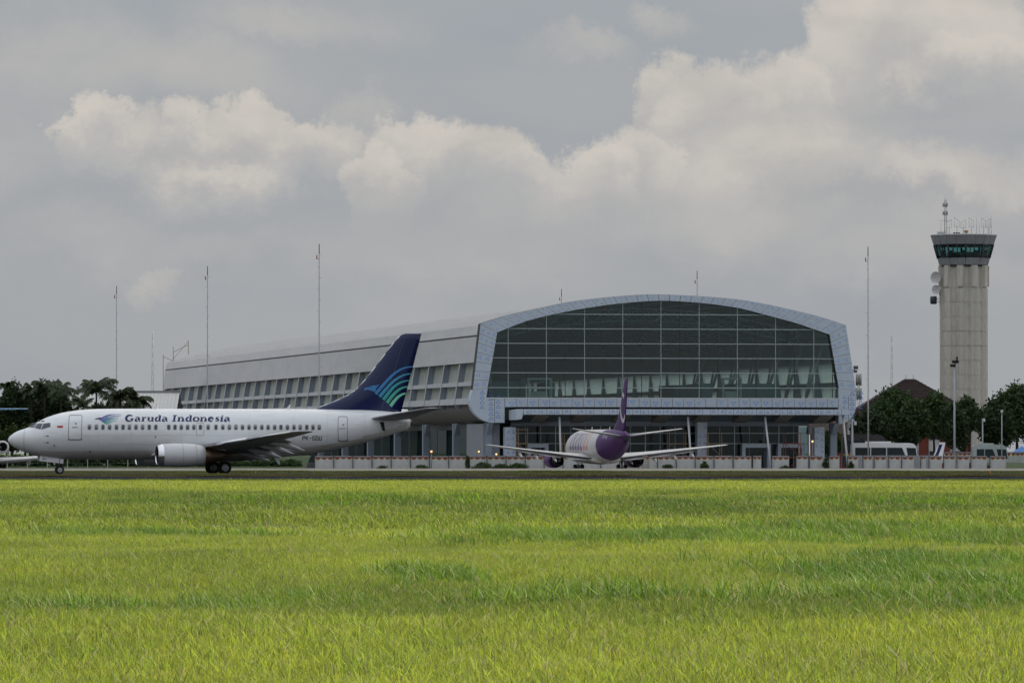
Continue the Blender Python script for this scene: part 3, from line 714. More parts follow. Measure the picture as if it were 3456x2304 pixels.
# rear-engined jet whose left half reaches into the picture
def trijet():
    root = thing('regional_jet', 'white rear engined jet with sky blue tailplane at the left edge', 'airliner', (gx(-64, 675), 675, GZ), R(90 + 5.12))
    T = [(0, 2.3, 2.2, .05), (.4, 2.7, 1.8, .5), (1.6, 3.5, 1.25, 1.15), (3.5, 4.2, .95, 1.6), (5.5, 4.3, .9, 1.65), (24, 4.3, .9, 1.65), (28, 4.25, 1.4, 1.35), (32, 4.1, 2.4, .8), (34.5, 3.9, 3.1, .35)]
    b = MB(); b.loft(fus_rings(T, 28), 0, True, True, True); b.build('fuselage', M['offwhite'], root)
    for mir in (False, True):
        s = -1 if not mir else 1
        w = wing_part('wing', [(13.5, -1.2, 1.35, 6.0, .14), (15.2, -5.0, 1.62, 4.2, .13), (19.2, -14.0, 2.35, 1.7, .11)], [M['offwhite'], M['wing_under']], root, mir)
        for y, x in ((5.6, 17.5), (8.6, 18.6)):
            b = MB(); n = 8; b.loft([[(x + a, s * y + q * math.sin(2*math.pi*i/n), 1.5 + y * .03 - dz + q * math.cos(2*math.pi*i/n)) for i in range(n)] for a, q, dz in ((-.8, .03, .1), (0, .2, .25), (1.2, .22, .45), (2.6, .03, .8))], 0); b.build('flap_fairing', M['offwhite'], w)
        n = 28; cy, cz = s * 2.55, 3.05
        ring = lambda x, r: [(x, cy + r * math.sin(2*math.pi*i/n), cz + r * math.cos(2*math.pi*i/n)) for i in range(n)]
        b = MB(); b.loft([ring(22.6, .5), ring(22.2, .52), ring(22.02, .6), ring(22.1, .68), ring(22.8, .76), ring(24.6, .76), ring(26.8, .55), ring(26.8, .45)], 0); e = b.build('engine', M['offwhite'], root)
        b = MB(); b.loft([ring(22.6, .5), ring(23.0, .5), ring(23.02, .2), ring(22.8, .02)], 0); b.build('fan_intake', M['dark'], e)
        b = MB(); b.box((23, min(s * 1.2, cy), 2.95), (26, max(s * 1.2, cy), 3.15)); b.build('pylon', M['offwhite'], e)
        wing_part('tailplane', [(31.6, -.1, 7.55, 2.6, .10), (32.8, -5.5, 7.62, 1.4, .09), (33.2, -5.65, 7.62, .8, .05)], [M['sky_blue'], M['sky_blue']], root, mir)
        g = MB(); g.tube((17.2, s * 2.5, 1.5), (17.3, s * 2.5, .5), .1); g.tube((16.4, s * 2.4, 1.3), (17.2, s * 2.5, .7), .05); go = g.build('main_gear', M['strut'], root)
        wheel(go, 'wheel', (17.3, s * 2.3, .5), .5, .3, M['rim']); wheel(go, 'wheel', (17.3, s * 2.75, .5), .5, .3, M['rim'])
    b = MB(); rings = []
    for z, le, te in ((4.0, 26.5, 32.5), (5.0, 28.5, 33.2), (7.6, 31.2, 34.0), (7.8, 31.6, 33.9)):
        rings.append([(le + a * (te - le), q * .16, z) for a, q in [(a, q) for a, q in AF] + [(a, -q) for a, q in AF[-2:0:-1]]])
    b.loft(rings, 0, True, True, True); b.build('fin', M['sky_blue'], root)
    g = MB(); g.tube((4, 0, 1.2), (4, 0, .35), .07); go = g.build('nose_gear', M['strut'], root)
    for s in (-.2, .2): wheel(go, 'wheel', (4, s, .35), .35, .2, M['rim'])
    return root
trijet()
# ------------------------------------------------------------------ terminal
TA = R(10.5); TX0, TY0 = gx(1598, 770), 770.0
tc_, ts_ = math.cos(TA), math.sin(TA)
def FU(px, py):
    q = (px - 1728) / F
    u = (TY0 * q - TX0) / (tc_ - q * ts_)
    return u, CAMH + (HZ - py) / F * (TY0 + u * ts_) - GZ
M['film'] = mat('aluminium cladding under pale blue film', (.50, .56, .645), .4, var=.06, scale=.4, dirt=(.44, .49, .56), dirt_amt=.5, dirt_scale=(.5, .5, .5))
M['print'] = mat('blue film print', (.20, .36, .66), .5)
M['print_dark'] = mat('dark blue film print', (.09, .20, .55), .5)
M['joint'] = mat('dark joint backing', (.07, .065, .06), .8)
M['roofclad'] = mat('grey roof cladding', (.43, .425, .43), .85, spec=.1, var=.05, scale=.3, dirt=(.36, .36, .365), dirt_amt=.6, dirt_scale=(.2, .06, .25))  # colour darkened to even out the stronger skylight on the roof top
M['pilaster'] = mat('blue grey pilaster panel', (.26, .30, .355), .5, var=.08, scale=.5)
M['beam'] = mat('pale grey beam', (.46, .47, .49), .5, var=.08, scale=.6)
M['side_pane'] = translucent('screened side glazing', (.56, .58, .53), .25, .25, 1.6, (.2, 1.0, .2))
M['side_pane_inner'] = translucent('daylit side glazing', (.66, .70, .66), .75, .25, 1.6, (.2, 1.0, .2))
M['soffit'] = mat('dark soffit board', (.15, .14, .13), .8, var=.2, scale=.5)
M['soffit_light'] = mat('unpainted soffit board', (.30, .28, .26), .8, var=.15, scale=.5)
M['mullion'] = mat('aluminium mullion', (.36, .42, .42), .35, .3, var=.05)
M['mullion_dark'] = mat('dark glazing joint', (.05, .06, .06), .5)
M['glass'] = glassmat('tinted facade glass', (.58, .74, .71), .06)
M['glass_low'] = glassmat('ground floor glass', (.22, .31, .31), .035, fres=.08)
M['teal_glass'] = glassmat('tower glass', (.30, .58, .58), .03)
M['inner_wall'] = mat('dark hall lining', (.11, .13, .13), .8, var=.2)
M['inner_floor'] = mat('hall floor', (.34, .36, .36), .5, var=.1)
M['booth_teal'] = mat('teal partition', (.20, .40, .42), .6, var=.15)
M['booth_pale'] = mat('pale door surround', (.72, .78, .75), .5)
M['steel_white'] = mat('white painted steel', (.60, .61, .62), .4)
M['truss'] = mat('truss steel', (.55, .62, .61), .5)
M['antenna_dark'] = mat('dark lamp housing', (.09, .09, .09), .5)
M['timber'] = mat('scaffold timber', (.30, .22, .14), .8, var=.3)
M['red_steel'] = mat('red primed steel', (.30, .06, .04), .6)
M['wallgrey'] = mat('grey rendered wall', (.28, .295, .33), .8, var=.15, scale=.4, dirt=(.2, .21, .23), dirt_amt=.5, dirt_scale=(1, 1, .2))

term = thing('terminal_building', 'long arched terminal with glazed end wall and blue filmed cladding', 'terminal', (TX0, TY0, GZ), TA)
LEN = 328.0; NB = 27; BAY = LEN / NB
outerL = [FU(*p) for p in ((1586, 1346), (1595, 1315), (1601, 1265), (1608, 1206), (1614, 1150), (1621, 1092))]
arcO = [FU(*p) for p in ((1621, 1092), (1701, 1067), (1817, 1041), (1932, 1017), (2048, 1003), (2164, 994), (2200, 993), (2323, 997), (2481, 1009), (2595, 1028), (2710, 1054), (2783, 1073), (2855, 1097))]
arcI = [FU(*p) for p in ((1679, 1122), (1782, 1082), (1910, 1052), (2008, 1035), (2106, 1023), (2238, 1015), (2359, 1022), (2484, 1038), (2592, 1065), (2688, 1091), (2752, 1113), (2799, 1129))]
outerR = [FU(*p) for p in ((2855, 1097), (2863, 1138), (2876, 1225), (2889, 1320), (2890, 1362))]
leftO = [FU(*p) for p in ((1621, 1092), (1595, 1315))]; leftI = [FU(*p) for p in ((1679, 1122), (1646, 1309))]
rightO = [FU(*p) for p in ((2855, 1097), (2889, 1320))]; rightI = [FU(*p) for p in ((2799, 1129), (2830, 1309))]
def resample(pl, n):
    """n+1 points at even arc length along a smoothed polyline"""
    d = [0]
    for i in range(len(pl) - 1): d.append(d[-1] + math.hypot(pl[i+1][0] - pl[i][0], pl[i+1][1] - pl[i][1]))
    tx = [(a, p[0], p[1]) for a, p in zip(d, pl)]
    return [(interp(tx, d[-1] * k / n, 1), interp(tx, d[-1] * k / n, 2)) for k in range(n + 1)]
def lerp2(a, b, t): return (a[0] + (b[0] - a[0]) * t, a[1] + (b[1] - a[1]) * t)
def film_panel(quad, y0, y1, parent, name='cladding_panel', gap=.02, print_n=(1, 2), flip=False, dark=False, rot=0):
    """quad: 4 (u,z) corners ccw from lower left; a proud panel with printed triangles on its film"""
    c = (sum(p[0] for p in quad) / 4, sum(p[1] for p in quad) / 4)
    L = min(math.hypot(quad[i][0] - quad[(i+1) % 4][0], quad[i][1] - quad[(i+1) % 4][1]) for i in range(4))
    k = 1 - gap * 2 / max(L, .3)
    q = [(c[0] + (p[0] - c[0]) * k, c[1] + (p[1] - c[1]) * k) for p in quad]
    dy = random.uniform(-.012, .012)
    b = MB(); b.add([(p[0], y0 + dy, p[1]) for p in q] + [(p[0], y1, p[1]) for p in q], [(0, 1, 2, 3), (0, 4, 5, 1), (1, 5, 6, 2), (2, 6, 7, 3), (3, 7, 4, 0)], 0)
    nu, nv = print_n
    for i in range(nu):
        for j in range(nv):
            s, t = (i + .5 + random.uniform(-.12, .12)) / nu, (j + .5 + random.uniform(-.12, .12)) / nv
            bl, br, tr, tl = q
            o = lerp2(lerp2(bl, br, s), lerp2(tl, tr, s), t)
            eu = (br[0] - bl[0]) / nu * .28; ev = (tl[1] - bl[1]) / nv * .30
            if abs(ev) < .05 or random.random() < .08: continue
            e = min(abs(eu), abs(ev)) * (1.1); sg = -1 if flip else 1
            ang = rot
            def pt(a, r):
                th = R(a) + ang; return (o[0] + e * r * 1.15 * math.cos(th), y0 + dy - .006, o[1] + sg * e * r * math.sin(th))
            O = [pt(a, 1.15) for a in (90, 210, 330)]; I = [pt(a, .70) for a in (90, 210, 330)]
            keep = random.random()
            fs = [(0, 1, 4, 3), (1, 2, 5, 4), (2, 0, 3, 5)]
            if keep < .35: fs = fs[:2]
            b.add(O + I, fs, 1)
    return b.build(name, [M['film'], M['print_dark'] if dark else M['print']], parent, fix=False)

# backing of the end frame
frame = MB()
NA = 33
ao, ai = resample(arcO, NA), resample(arcI, NA)
for k in range(NA):
    a, b_, c, d = ai[k], ai[k+1], ao[k+1], ao[k]
    frame.add([(p[0], .06, p[1]) for p in (a, b_, c, d)] + [(p[0], 1.5, p[1]) for p in (a, b_, c, d)], [(0, 1, 2, 3), (0, 4, 5, 1), (2, 6, 7, 3), (7, 6, 5, 4)])
NS = 7
for O, I in ((leftO, leftI), (rightO, rightI)):
    for k in range(NS):
        a, b_ = lerp2(*O, k / NS), lerp2(*O, (k + 1) / NS); c, d = lerp2(*I, (k + 1) / NS), lerp2(*I, k / NS)
        frame.add([(p[0], .06, p[1]) for p in (a, b_, c, d)] + [(p[0], 1.5, p[1]) for p in (a, b_, c, d)], [(0, 1, 2, 3), (0, 4, 5, 1), (2, 6, 7, 3), (7, 6, 5, 4)])
fr = frame.build('end_frame', M['joint'], term)
for k in range(NA): film_panel([ai[k], ai[k+1], ao[k+1], ao[k]], -.04, .06, fr)
for O, I, s in ((leftO, leftI, 1), (rightO, rightI, -1)):
    for k in range(NS):
        a, b_ = lerp2(*O, (k+1) / NS), lerp2(*I, (k+1) / NS); c, d = lerp2(*I, k / NS), lerp2(*O, k / NS)
        q = [a, b_, c, d] if s > 0 else [b_, a, d, c]
        film_panel(q, -.04, .06, fr, print_n=(2, 1) if k > 2 else (3, 1), rot=R(90))
# lower legs with rounded corners
def leg(px_out, px_in, side):
    zt = FU(1595, 1315)[1]; zb = FU(1656, 1425)[1]
    prof = [FU(*p) for p in px_out]
    xi = FU(*px_in)[0]
    b = MB(); zi = FU(2200, 1344)[1]; fi = FU(1646, 1309) if side > 0 else FU(2830, 1309); fj = FU(1641, 1344) if side > 0 else FU(2831, 1344)
    poly = prof + [(xi, prof[-1][1]), (xi, zi), (fj[0], zi), fi]
    n = len(poly); b.add([(p[0], .0, p[1]) for p in poly] + [(p[0], 1.5, p[1]) for p in poly], [tuple(range(n)), tuple(range(n, 2*n))[::-1]] + [(i, (i+1) % n, n + (i+1) % n, n + i) for i in range(n)], 0)
    # printed triangles in two columns
    for cpx, z0, z1 in ((px_in[0] - side * 22, 1340, 1420), (px_in[0] - side * 46, 1330, 1418), (px_in[0] - side * 76, 1325, 1385)):
        py = z0
        while py < z1:
            o = FU(cpx, py); e = .33
            O = [(o[0] + e * 1.2 * math.cos(R(a)), -.006, o[1] + e * math.sin(R(a))) for a in (90, 210, 330)]
            I = [(o[0] + e * .8 * math.cos(R(a)), -.006, o[1] + e * .62 * math.sin(R(a))) for a in (90, 210, 330)]
            b.add(O + I, [(0, 1, 4, 3), (1, 2, 5, 4), (2, 0, 3, 5)][:random.choice((2, 3, 3))], 1); py += 16.5
    for cpx in (px_in[0] - side * 34,):
        a, c = FU(cpx, 1338), FU(cpx, 1424); b.add([(a[0] - .03, -.005, a[1]), (a[0] + .03, -.005, a[1]), (a[0] + .03, -.005, c[1]), (a[0] - .03, -.005, c[1])], [(0, 1, 2, 3)], 2)
    b.build('corner_panel', [M['film'], M['print_dark'], M['joint']], fr)
leg([(1595, 1315), (1589, 1333), (1586, 1350), (1588, 1370), (1595, 1386), (1607, 1401), (1625, 1415), (1645, 1423), (1660, 1426)], (1703, 1340), 1)
leg([(2889, 1320), (2891, 1345), (2890, 1365), (2885, 1390), (2876, 1407), (2863, 1420), (2850, 1427), (2834, 1431)], (2830, 1340), -1)
# sill band and canopy fascia
zt, zb = FU(2200, 1345)[1], FU(2200, 1374)[1]
u0, u1 = FU(1704, 1360)[0], FU(2829, 1360)[0]
b = MB(); b.box((u0, .06, zb), (u1, 1.5, zt - .02)); band = b.build('sill_band', M['joint'], term)
NP = 30
for k in range(NP):
    a, c = u0 + (u1 - u0) * k / NP, u0 + (u1 - u0) * (k + 1) / NP
    film_panel([(a, zb), (c, zb), (c, zt), (a, zt)], -.04, .06, band, print_n=(1, 1), flip=True)
b = MB(); b.box((FU(1641, 1343)[0], -.06, zt - .02), (FU(2832, 1343)[0], .8, zt + .12)); b.build('window_sill', M['steel_white'], term)
CY = -5.5          # canopy projects towards the apron
czt, czb = FU(2200, 1379)[1] - .08, FU(2200, 1397)[1] - .12
cu0, cu1 = FU(1740, 1390)[0], FU(2832, 1390)[0]
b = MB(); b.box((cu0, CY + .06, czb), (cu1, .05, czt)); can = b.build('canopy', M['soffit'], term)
NCP = 42
for k in range(NCP):
    a, c = cu0 + (cu1 - cu0) * k / NCP, cu0 + (cu1 - cu0) * (k + 1) / NCP
    film_panel([(a, czb), (c, czb), (c, czt), (a, czt)], CY - .02, CY + .06, can, print_n=(1, 1), dark=True, gap=.02)
# tapered left end of the canopy
a = FU(1717, 1390)[0]; zz = FU(1717, 1417)[1]
b = MB(); b.extr([(a, zz), (FU(1735, 1400)[0], zz + .1), (cu0 - .02, czb + .02), (cu0 - .02, czt), (a, czt - .15)], 1, CY + .1, -.1); b.build('canopy_end', M['film'], can)
b = MB(); b.box((u0, -.02, FU(2200, 1412)[1]), (u0 + .9, .6, zb)); b.build('canopy_gap', M['dark'], can)
b = MB()
for k in range(8):
    uu = cu0 + (cu1 - cu0) * (k + .5) / 8
    b.extr([(CY + .3, czb), (-.1, czb), (-.1, czb - 1.0)], 0, uu - .9, uu + .9)
b.build('canopy_brackets', M['soffit'], can)
# slanted white props under the canopy
for px0, px1, top, bot in ((2556, 2574, 1412, 1566), (2297, 2308, 1412, 1560), (2817, 2833, 1405, 1560), (1866, 1870, 1412, 1560)):
    p0, p1 = FU(px0, top), FU(px1, bot)
    b = MB(); b.tube((p0[0], CY + 1.0, p0[1] + .2), (p1[0], CY + .6, 0), .14, .14, 10); b.build('canopy_prop', M['steel_white'], term)
# curtain wall: mullions and panes
ZH = [FU(2200, y)[1] for y in (1308.3, 1258.4, 1208.5, 1159.6, 1110, 1061)]
XV = [FU(1717 + 64.5 * (k - 1), 1250)[0] for k in range(0, 19)]
glY = .55
def arc_z(u): 
    t = [(p[0], p[1]) for p in arcI]; return interp(t, u, 1)
def side_u(z, left=True):
    a, b_ = (leftI if left else rightI); t = (z - a[1]) / (b_[1] - a[1]); return a[0] + (b_[0] - a[0]) * t
zbase = zt + .12
for k, u in enumerate(XV):
    top = arc_z(u) if leftI[0][0] < u < rightI[0][0] else None
    if top is None:
        lef = u <= leftI[0][0]
        top = leftI[0][1] + (u - leftI[0][0]) * (leftI[1][1] - leftI[0][1]) / (leftI[1][0] - leftI[0][0]) if lef else rightI[0][1] + (u - rightI[0][0]) * (rightI[1][1] - rightI[0][1]) / (rightI[1][0] - rightI[0][0])
    if top <= zbase + .2: continue
    main = k % 2 == 1; w = .042 if main else .03
    b = MB(); b.box((u - w, glY - .16 if main else glY - .05, zbase), (u + w, glY + .2, top)); b.build('mullion', M['mullion'] if main else M['mullion_dark'], term)
for z in ZH:
    # clip to the opening
    us = [u / 20 for u in range(int(leftI[1][0] * 20) - 20, int(rightI[1][0] * 20) + 20)]
    ok = [u for u in us if (side_u(z) <= u <= side_u(z, False)) and (not (leftI[0][0] < u < rightI[0][0]) or arc_z(u) > z)]
    if not ok: continue
    b = MB(); b.box((min(ok), glY - .20, z - .055), (max(ok), glY - .052, z + .055)); b.build('transom', M['mullion'], term)
# panes, clipped to the arch
def clip_poly(poly, clipf):
    """Sutherland-Hodgman against half plane function"""
    out = []
    for i in range(len(poly)):
        p, q = poly[i], poly[(i + 1) % len(poly)]; fp, fq = clipf(p), clipf(q)
        if fp >= 0: out.append(p)
        if fp * fq < 0: t = fp / (fp - fq); out.append((p[0] + (q[0] - p[0]) * t, p[1] + (q[1] - p[1]) * t))
    return out
opening = [FU(1641, 1342), FU(2832, 1342)] + rightI[::-1] + arcI[::-1][1:] + leftI[1:]
def hp(a, b_): return lambda p: (b_[0] - a[0]) * (p[1] - a[1]) - (b_[1] - a[1]) * (p[0] - a[0])
edges_cl = [hp(rightI[1], rightI[0]), hp(leftI[0], leftI[1])] + [hp(arcI[i + 1], arcI[i]) for i in range(len(arcI) - 1)]
xs = [FU(1635, 1300)[0]] + XV + [FU(2840, 1300)[0]]; xs = sorted(xs); zs = [zbase - .1] + ZH + [FU(2200, 1000)[1]]
for i in range(len(xs) - 1):
    for j in range(len(zs) - 1):
        poly = [(xs[i] + .03, zs[j] + .03), (xs[i+1] - .03, zs[j] + .03), (xs[i+1] - .03, zs[j+1] - .03), (xs[i] + .03, zs[j+1] - .03)]
        for e in edges_cl:
            poly = clip_poly(poly, e)
            if len(poly) < 3: break
        if len(poly) < 3: continue
        ar = abs(sum(poly[k][0] * poly[(k+1) % len(poly)][1] - poly[(k+1) % len(poly)][0] * poly[k][1] for k in range(len(poly)))) / 2
        if ar < .15: continue
        tilt = random.uniform(-.006, .006)
        b = MB(); b.add([(p[0], glY + tilt * (p[0] - xs[i]), p[1]) for p in poly], [tuple(range(len(poly)))]); b.build('glass_pane', M['glass'], term, fix=False)
# roof shell and upper side cladding, extruded along the building
def shell(prof, y0, y1, name, m, thick=.35, parent=None, step=None):
    b = MB(); ys = [y0, y1] if not step else [y0 + (y1 - y0) * k / step for k in range(step + 1)]
    n = len(prof)
    inn = []
    for i, p in enumerate(prof):
        a, c = prof[max(i-1, 0)], prof[min(i+1, n-1)]; dx, dz = c[0] - a[0], c[1] - a[1]; l = math.hypot(dx, dz)
        inn.append((p[0] + dz / l * thick, p[1] - dx / l * thick))
    for a, bb in zip(ys, ys[1:]):
        b.loft([[(p[0], a, p[1]) for p in prof], [(p[0], bb, p[1]) for p in prof]], 0, False, smooth=True)
        b.loft([[(p[0], a, p[1]) for p in inn], [(p[0], bb, p[1]) for p in inn]], 1, False, smooth=True)
    return b.build(name, m, parent or term)
C0 = FU(1621, 1092); S1 = FU(1613, 1130); S2 = FU(1606, 1223)
arcs = resample(arcO, 24)
ins = .25
prof = [(p[0], p[1] - ins) for p in arcs]; prof[0] = (prof[0][0] + .25, prof[0][1]); prof[-1] = (prof[-1][0] - .25, prof[-1][1])
M['roofclad_lifted'] = mat('roof cladding lightened against shade', (.63, .62, .625), .8, spec=.1, var=.05, scale=.3, dirt=(.53, .53, .535), dirt_amt=.6, dirt_scale=(.2, .06, .25))  # same cladding as the roof, colour lightened to offset shade on the sides
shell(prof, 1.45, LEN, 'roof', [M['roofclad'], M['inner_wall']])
def mirror_u(p): return FU(2855, 1097)[0] + C0[0] - p[0]
UR = FU(2855, 1097)[0]
for side in (0, 1):
    fx = (lambda u: u) if side == 0 else (lambda u: UR + C0[0] - u)
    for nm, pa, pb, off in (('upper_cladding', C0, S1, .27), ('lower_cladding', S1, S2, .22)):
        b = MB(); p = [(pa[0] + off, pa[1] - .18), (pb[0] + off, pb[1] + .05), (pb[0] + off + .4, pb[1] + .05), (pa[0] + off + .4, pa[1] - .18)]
        b.extr([(fx(q[0]), q[1]) for q in p], 1, 1.46, LEN); part = b.build(nm, M['roofclad_lifted'], term)
    b = MB(); b.box((min(fx(S1[0] + .3), fx(S1[0] + .5)), 1.47, S1[1] - .25), (max(fx(S1[0] + .3), fx(S1[0] + .5)), LEN - .1, S1[1] + .12)); b.build('cladding_seam', M['joint'], term)
    # standing ribs on the cladding, joined: too fine to pick apart
    rb = MB()
    for k in range(int(LEN / 1.5)):
        y = 2.0 + k * 1.5
        rb.add([(fx(S1[0] + .215), y, S1[1] - .1), (fx(S1[0] + .215), y + .06, S1[1] - .1), (fx(S2[0] + .195), y + .06, S2[1] + .1), (fx(S2[0] + .195), y, S2[1] + .1)], [(0, 1, 2, 3)])
    tag(rb.build('cladding_ribs', M['beam'], term, fix=False), kind='stuff')
    # bays: pilaster, panes, beams
    B1 = FU(1600.5, 1262); B2 = FU(1595, 1312); B3 = FU(1591, 1329); B4 = FU(1588, 1347)
    zP = S2[1]; zm0, zm1 = FU(1597, 1300)[1], FU(1596, 1286)[1]; zl0, zl1 = FU(1589, 1363)[1], FU(1589, 1342)[1]
    uat = lambda z: S2[0] + (B4[0] - S2[0]) * (z - S2[1]) / (B4[1] - S2[1]) + .35
    hull = [FU(*p) for p in ((1588, 1363), (1590, 1376), (1597, 1390), (1609, 1404), (1628, 1418), (1650, 1426))]
    pil = MB(); d = .95
    pl = [(uat(zP), zP), (uat(zl0), zl0), (hull[1][0] + .5, hull[1][1]), (hull[3][0] + 1.6, hull[3][1] + .1), (uat(zl0) + d + 1.2, zl0), (uat(zP) + d, zP)]
    pil.extr([(fx(p[0]), p[1]) for p in pl], 1, -.16, .16)
    pil.extr([(fx(uat(zP) - .06), zP), (fx(uat(zl0) - .06), zl0), (fx(uat(zl0) - .005), zl0), (fx(uat(zP) - .005), zP)], 1, -.3, .3, 1); pme = pil.mesh('pilaster', [M['pilaster'], M['beam']])
    def pane_mesh(z0, z1, nm, rec):
        b = MB(); q = [(fx(uat(z0) + rec), 0, z0), (fx(uat(z0) + rec), BAY - .5, z0), (fx(uat(z1) + rec), BAY - .5, z1), (fx(uat(z1) + rec), 0, z1)]
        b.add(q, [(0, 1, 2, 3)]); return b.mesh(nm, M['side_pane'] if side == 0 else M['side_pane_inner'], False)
    pu = pane_mesh(zm1, zP, 'side_window', .8); plo = pane_mesh(zl1, zm0, 'side_window', .8)
    def slot_mesh(z0, z1):
        b = MB()
        for t in (.0, .93):
            q = [(fx(uat(z0) + .8), t * (BAY - .5), z0), (fx(uat(z0) + .8), t * (BAY - .5) + .7, z0), (fx(uat(z1) + .8), t * (BAY - .5) + .7, z1), (fx(uat(z1) + .8), t * (BAY - .5), z1)]; b.add(q, [(0, 1, 2, 3)])
        return b.mesh('window_joint', M['pilaster'], False)
    bm_ = MB(); bm_.extr([(fx(uat(zm0) + .02), zm0), (fx(uat(zm1) + .02), zm1), (fx(uat(zm1) + 1.0), zm1), (fx(uat(zm0) + 1.0), zm0)], 1, .0, BAY - .33); bme = bm_.mesh('mid_beam', M['beam'])
    bl_ = MB(); bl_.extr([(fx(uat(zl0) + .02), zl0), (fx(uat(zl1) + .02), zl1), (fx(uat(zl1) + 1.0), zl1), (fx(uat(zl0) + 1.0), zl0)], 1, .0, BAY - .33); ble = bl_.mesh('lower_beam', M['beam'])
    col_ = MB(); cu = FU(1668, 1430)[0] - .5; col_.box((fx(cu) - .45, -.45, 0), (fx(cu) + .45, .45, FU(1668, 1426)[1]))
    col_.extr([(-.45, FU(1668, 1426)[1] - 1.6), (-.45, FU(1668, 1426)[1]), (-2.2, FU(1668, 1426)[1])], 0, fx(cu) - .3, fx(cu) + .3) ; cme = col_.mesh('column', M['pilaster'])
    for k in range(NB + 1):
        y = 1.7 + k * (LEN - 2.2) / NB
        link('pilaster', pme, term, (0, y, 0))
        if k % 2 == 0: link('column', cme, term, (0, y, 0))
        if k < NB:
            for me, yy in ((pu, .25), (plo, .25), (bme, .165), (ble, .165)): link(me.name.split('.')[0], me, term, (0, y + yy, 0))
    # soffit hull below the side
    b = MB(); hp_ = [(hull[0][0] + 1.4, hull[0][1] + .3)] + [(p[0] + .9, p[1]) for p in hull[1:]] + [(hull[-1][0] + 9, hull[-1][1])]
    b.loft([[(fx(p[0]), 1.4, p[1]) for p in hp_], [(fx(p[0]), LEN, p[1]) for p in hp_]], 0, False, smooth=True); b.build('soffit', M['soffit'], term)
    # ground-floor side wall
    gu = FU(1700, 1430)[0]; ztop = hull[-1][1]
    b = MB(); b.box((min(fx(gu), fx(gu + .3)), 14, 0), (max(fx(gu), fx(gu + .3)), LEN, ztop)); b.build('side_wall', M['mullion_dark'], term)
    for k in range(1, NB):
        y = 14 + (k - 1) * 12.1
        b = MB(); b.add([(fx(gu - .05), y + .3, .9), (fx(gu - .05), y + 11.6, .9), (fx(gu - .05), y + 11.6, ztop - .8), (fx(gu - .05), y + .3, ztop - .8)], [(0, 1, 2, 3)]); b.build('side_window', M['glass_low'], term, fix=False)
b = MB(); g0, g1 = FU(1600, 1430)[0] + 1.5, FU(1694, 1430)[0]
b.box((g0, 1.6, 0), (g1, 14, FU(1660, 1427)[1] - .1)); b.build('corner_wall', M['wallgrey'], term)
# hall floor, far end, lining
zf = zbase - .15
b = MB(); b.box((FU(1640, 1343)[0], .9, zf - .5), (FU(2834, 1343)[0], LEN - 1, zf)); b.build('hall_floor', M['inner_floor'], term)
b = MB(); n = len(prof); 
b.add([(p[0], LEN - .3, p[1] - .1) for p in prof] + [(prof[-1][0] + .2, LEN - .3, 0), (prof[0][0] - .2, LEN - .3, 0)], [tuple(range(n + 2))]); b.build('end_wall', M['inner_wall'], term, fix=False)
# inside steelwork seen through the glass
for k in range(1, 9):
    y = 4 + k * 12.1
    b = MB()
    top = [(p[0], p[1] - 1.2) for p in prof[1:-1]]; bot = [(p[0], p[1] - 2.8) for p in prof[1:-1]]
    b.path([(p[0], y, p[1]) for p in top], [.12] * len(top), 6); b.path([(p[0], y, p[1]) for p in bot], [.10] * len(bot), 6)
    for i in range(len(top) - 1): b.tube((top[i][0], y, top[i][1]), (bot[i+1][0], y, bot[i+1][1]), .06, n=5, caps=False); b.tube((bot[i][0], y, bot[i][1]), (top[i+1][0], y, top[i+1][1]), .06, n=5, caps=False)
    b.build('roof_truss', M['truss'], term)
for k in range(2, len(prof) - 2, 2):
    b = MB(); b.tube((prof[k][0], 2, prof[k][1] - .8), (prof[k][0], 110, prof[k][1] - .8), .09, n=6); b.build('purlin', M['truss'], term)
for k in range(7):
    for side in (0, 1):
        fx = (lambda u: u) if side == 0 else (lambda u: UR + C0[0] - u)
        y = 9 + k * 12.1
        b = MB(); b.tube((fx(4.2), y, zf), (fx(2.6), y - 3.0, zf + 7.2), .22, .18, 8); b.tube((fx(4.2), y, zf), (fx(2.2), y + 3.4, zf + 6.8), .2, .16, 8); b.build('raking_column', M['truss'], term)
def inbox(px0, px1, py0, depth, dy, name, m):
    a, c = FU(px0, py0), FU(px1, py0); s = 1 + depth / 790.0
    b = MB(); b.box((a[0] * s, depth, zf), (c[0] * s, depth + dy, zf + (a[1] - zf) * 1.02)); return b.build(name, m, term)
for a in ((1735, 1825, 1283, 16, 8, M['booth_teal']), (1825, 1842, 1275, 15, 9, M['booth_teal']), (1921, 1945, 1286, 16, 8, M['booth_teal']), (2338, 2432, 1296, 14, 10, M['inner_wall']), (2432, 2474, 1290, 16, 8, M['booth_teal']),
          (2560, 2708, 1290, 18, 8, M['booth_teal']), (1700, 1735, 1300, 22, 8, M['booth_teal'])):
    inbox(*a[:5], 'partition', a[5])
for px0, px1 in ((1838, 1922), (2496, 2562)):
    b = MB(); dpt = 13.0; s = 1 + dpt / 790
    A, B_ = FU(px0, 1272)[0] * s, FU(px1, 1272)[0] * s; zt2 = zf + (FU(px0, 1272)[1] - zf) * 1.02; zmid = zf + (FU(px0, 1306)[1] - zf) * 1.02
    b.box((A, dpt, zf), (A + .3, dpt + .4, zt2)); b.box((B_ - .3, dpt, zf), (B_, dpt + .4, zt2)); b.box((A, dpt - .02, zt2 - .25), (B_, dpt + .42, zt2)); b.box((A, dpt - .02, zmid - .15), (B_, dpt + .42, zmid + .15))
    b.box((A + .5, dpt + .5, zf), (B_ - .5, dpt + .8, zmid - .4)); b.build('door_surround', M['booth_pale'], term)
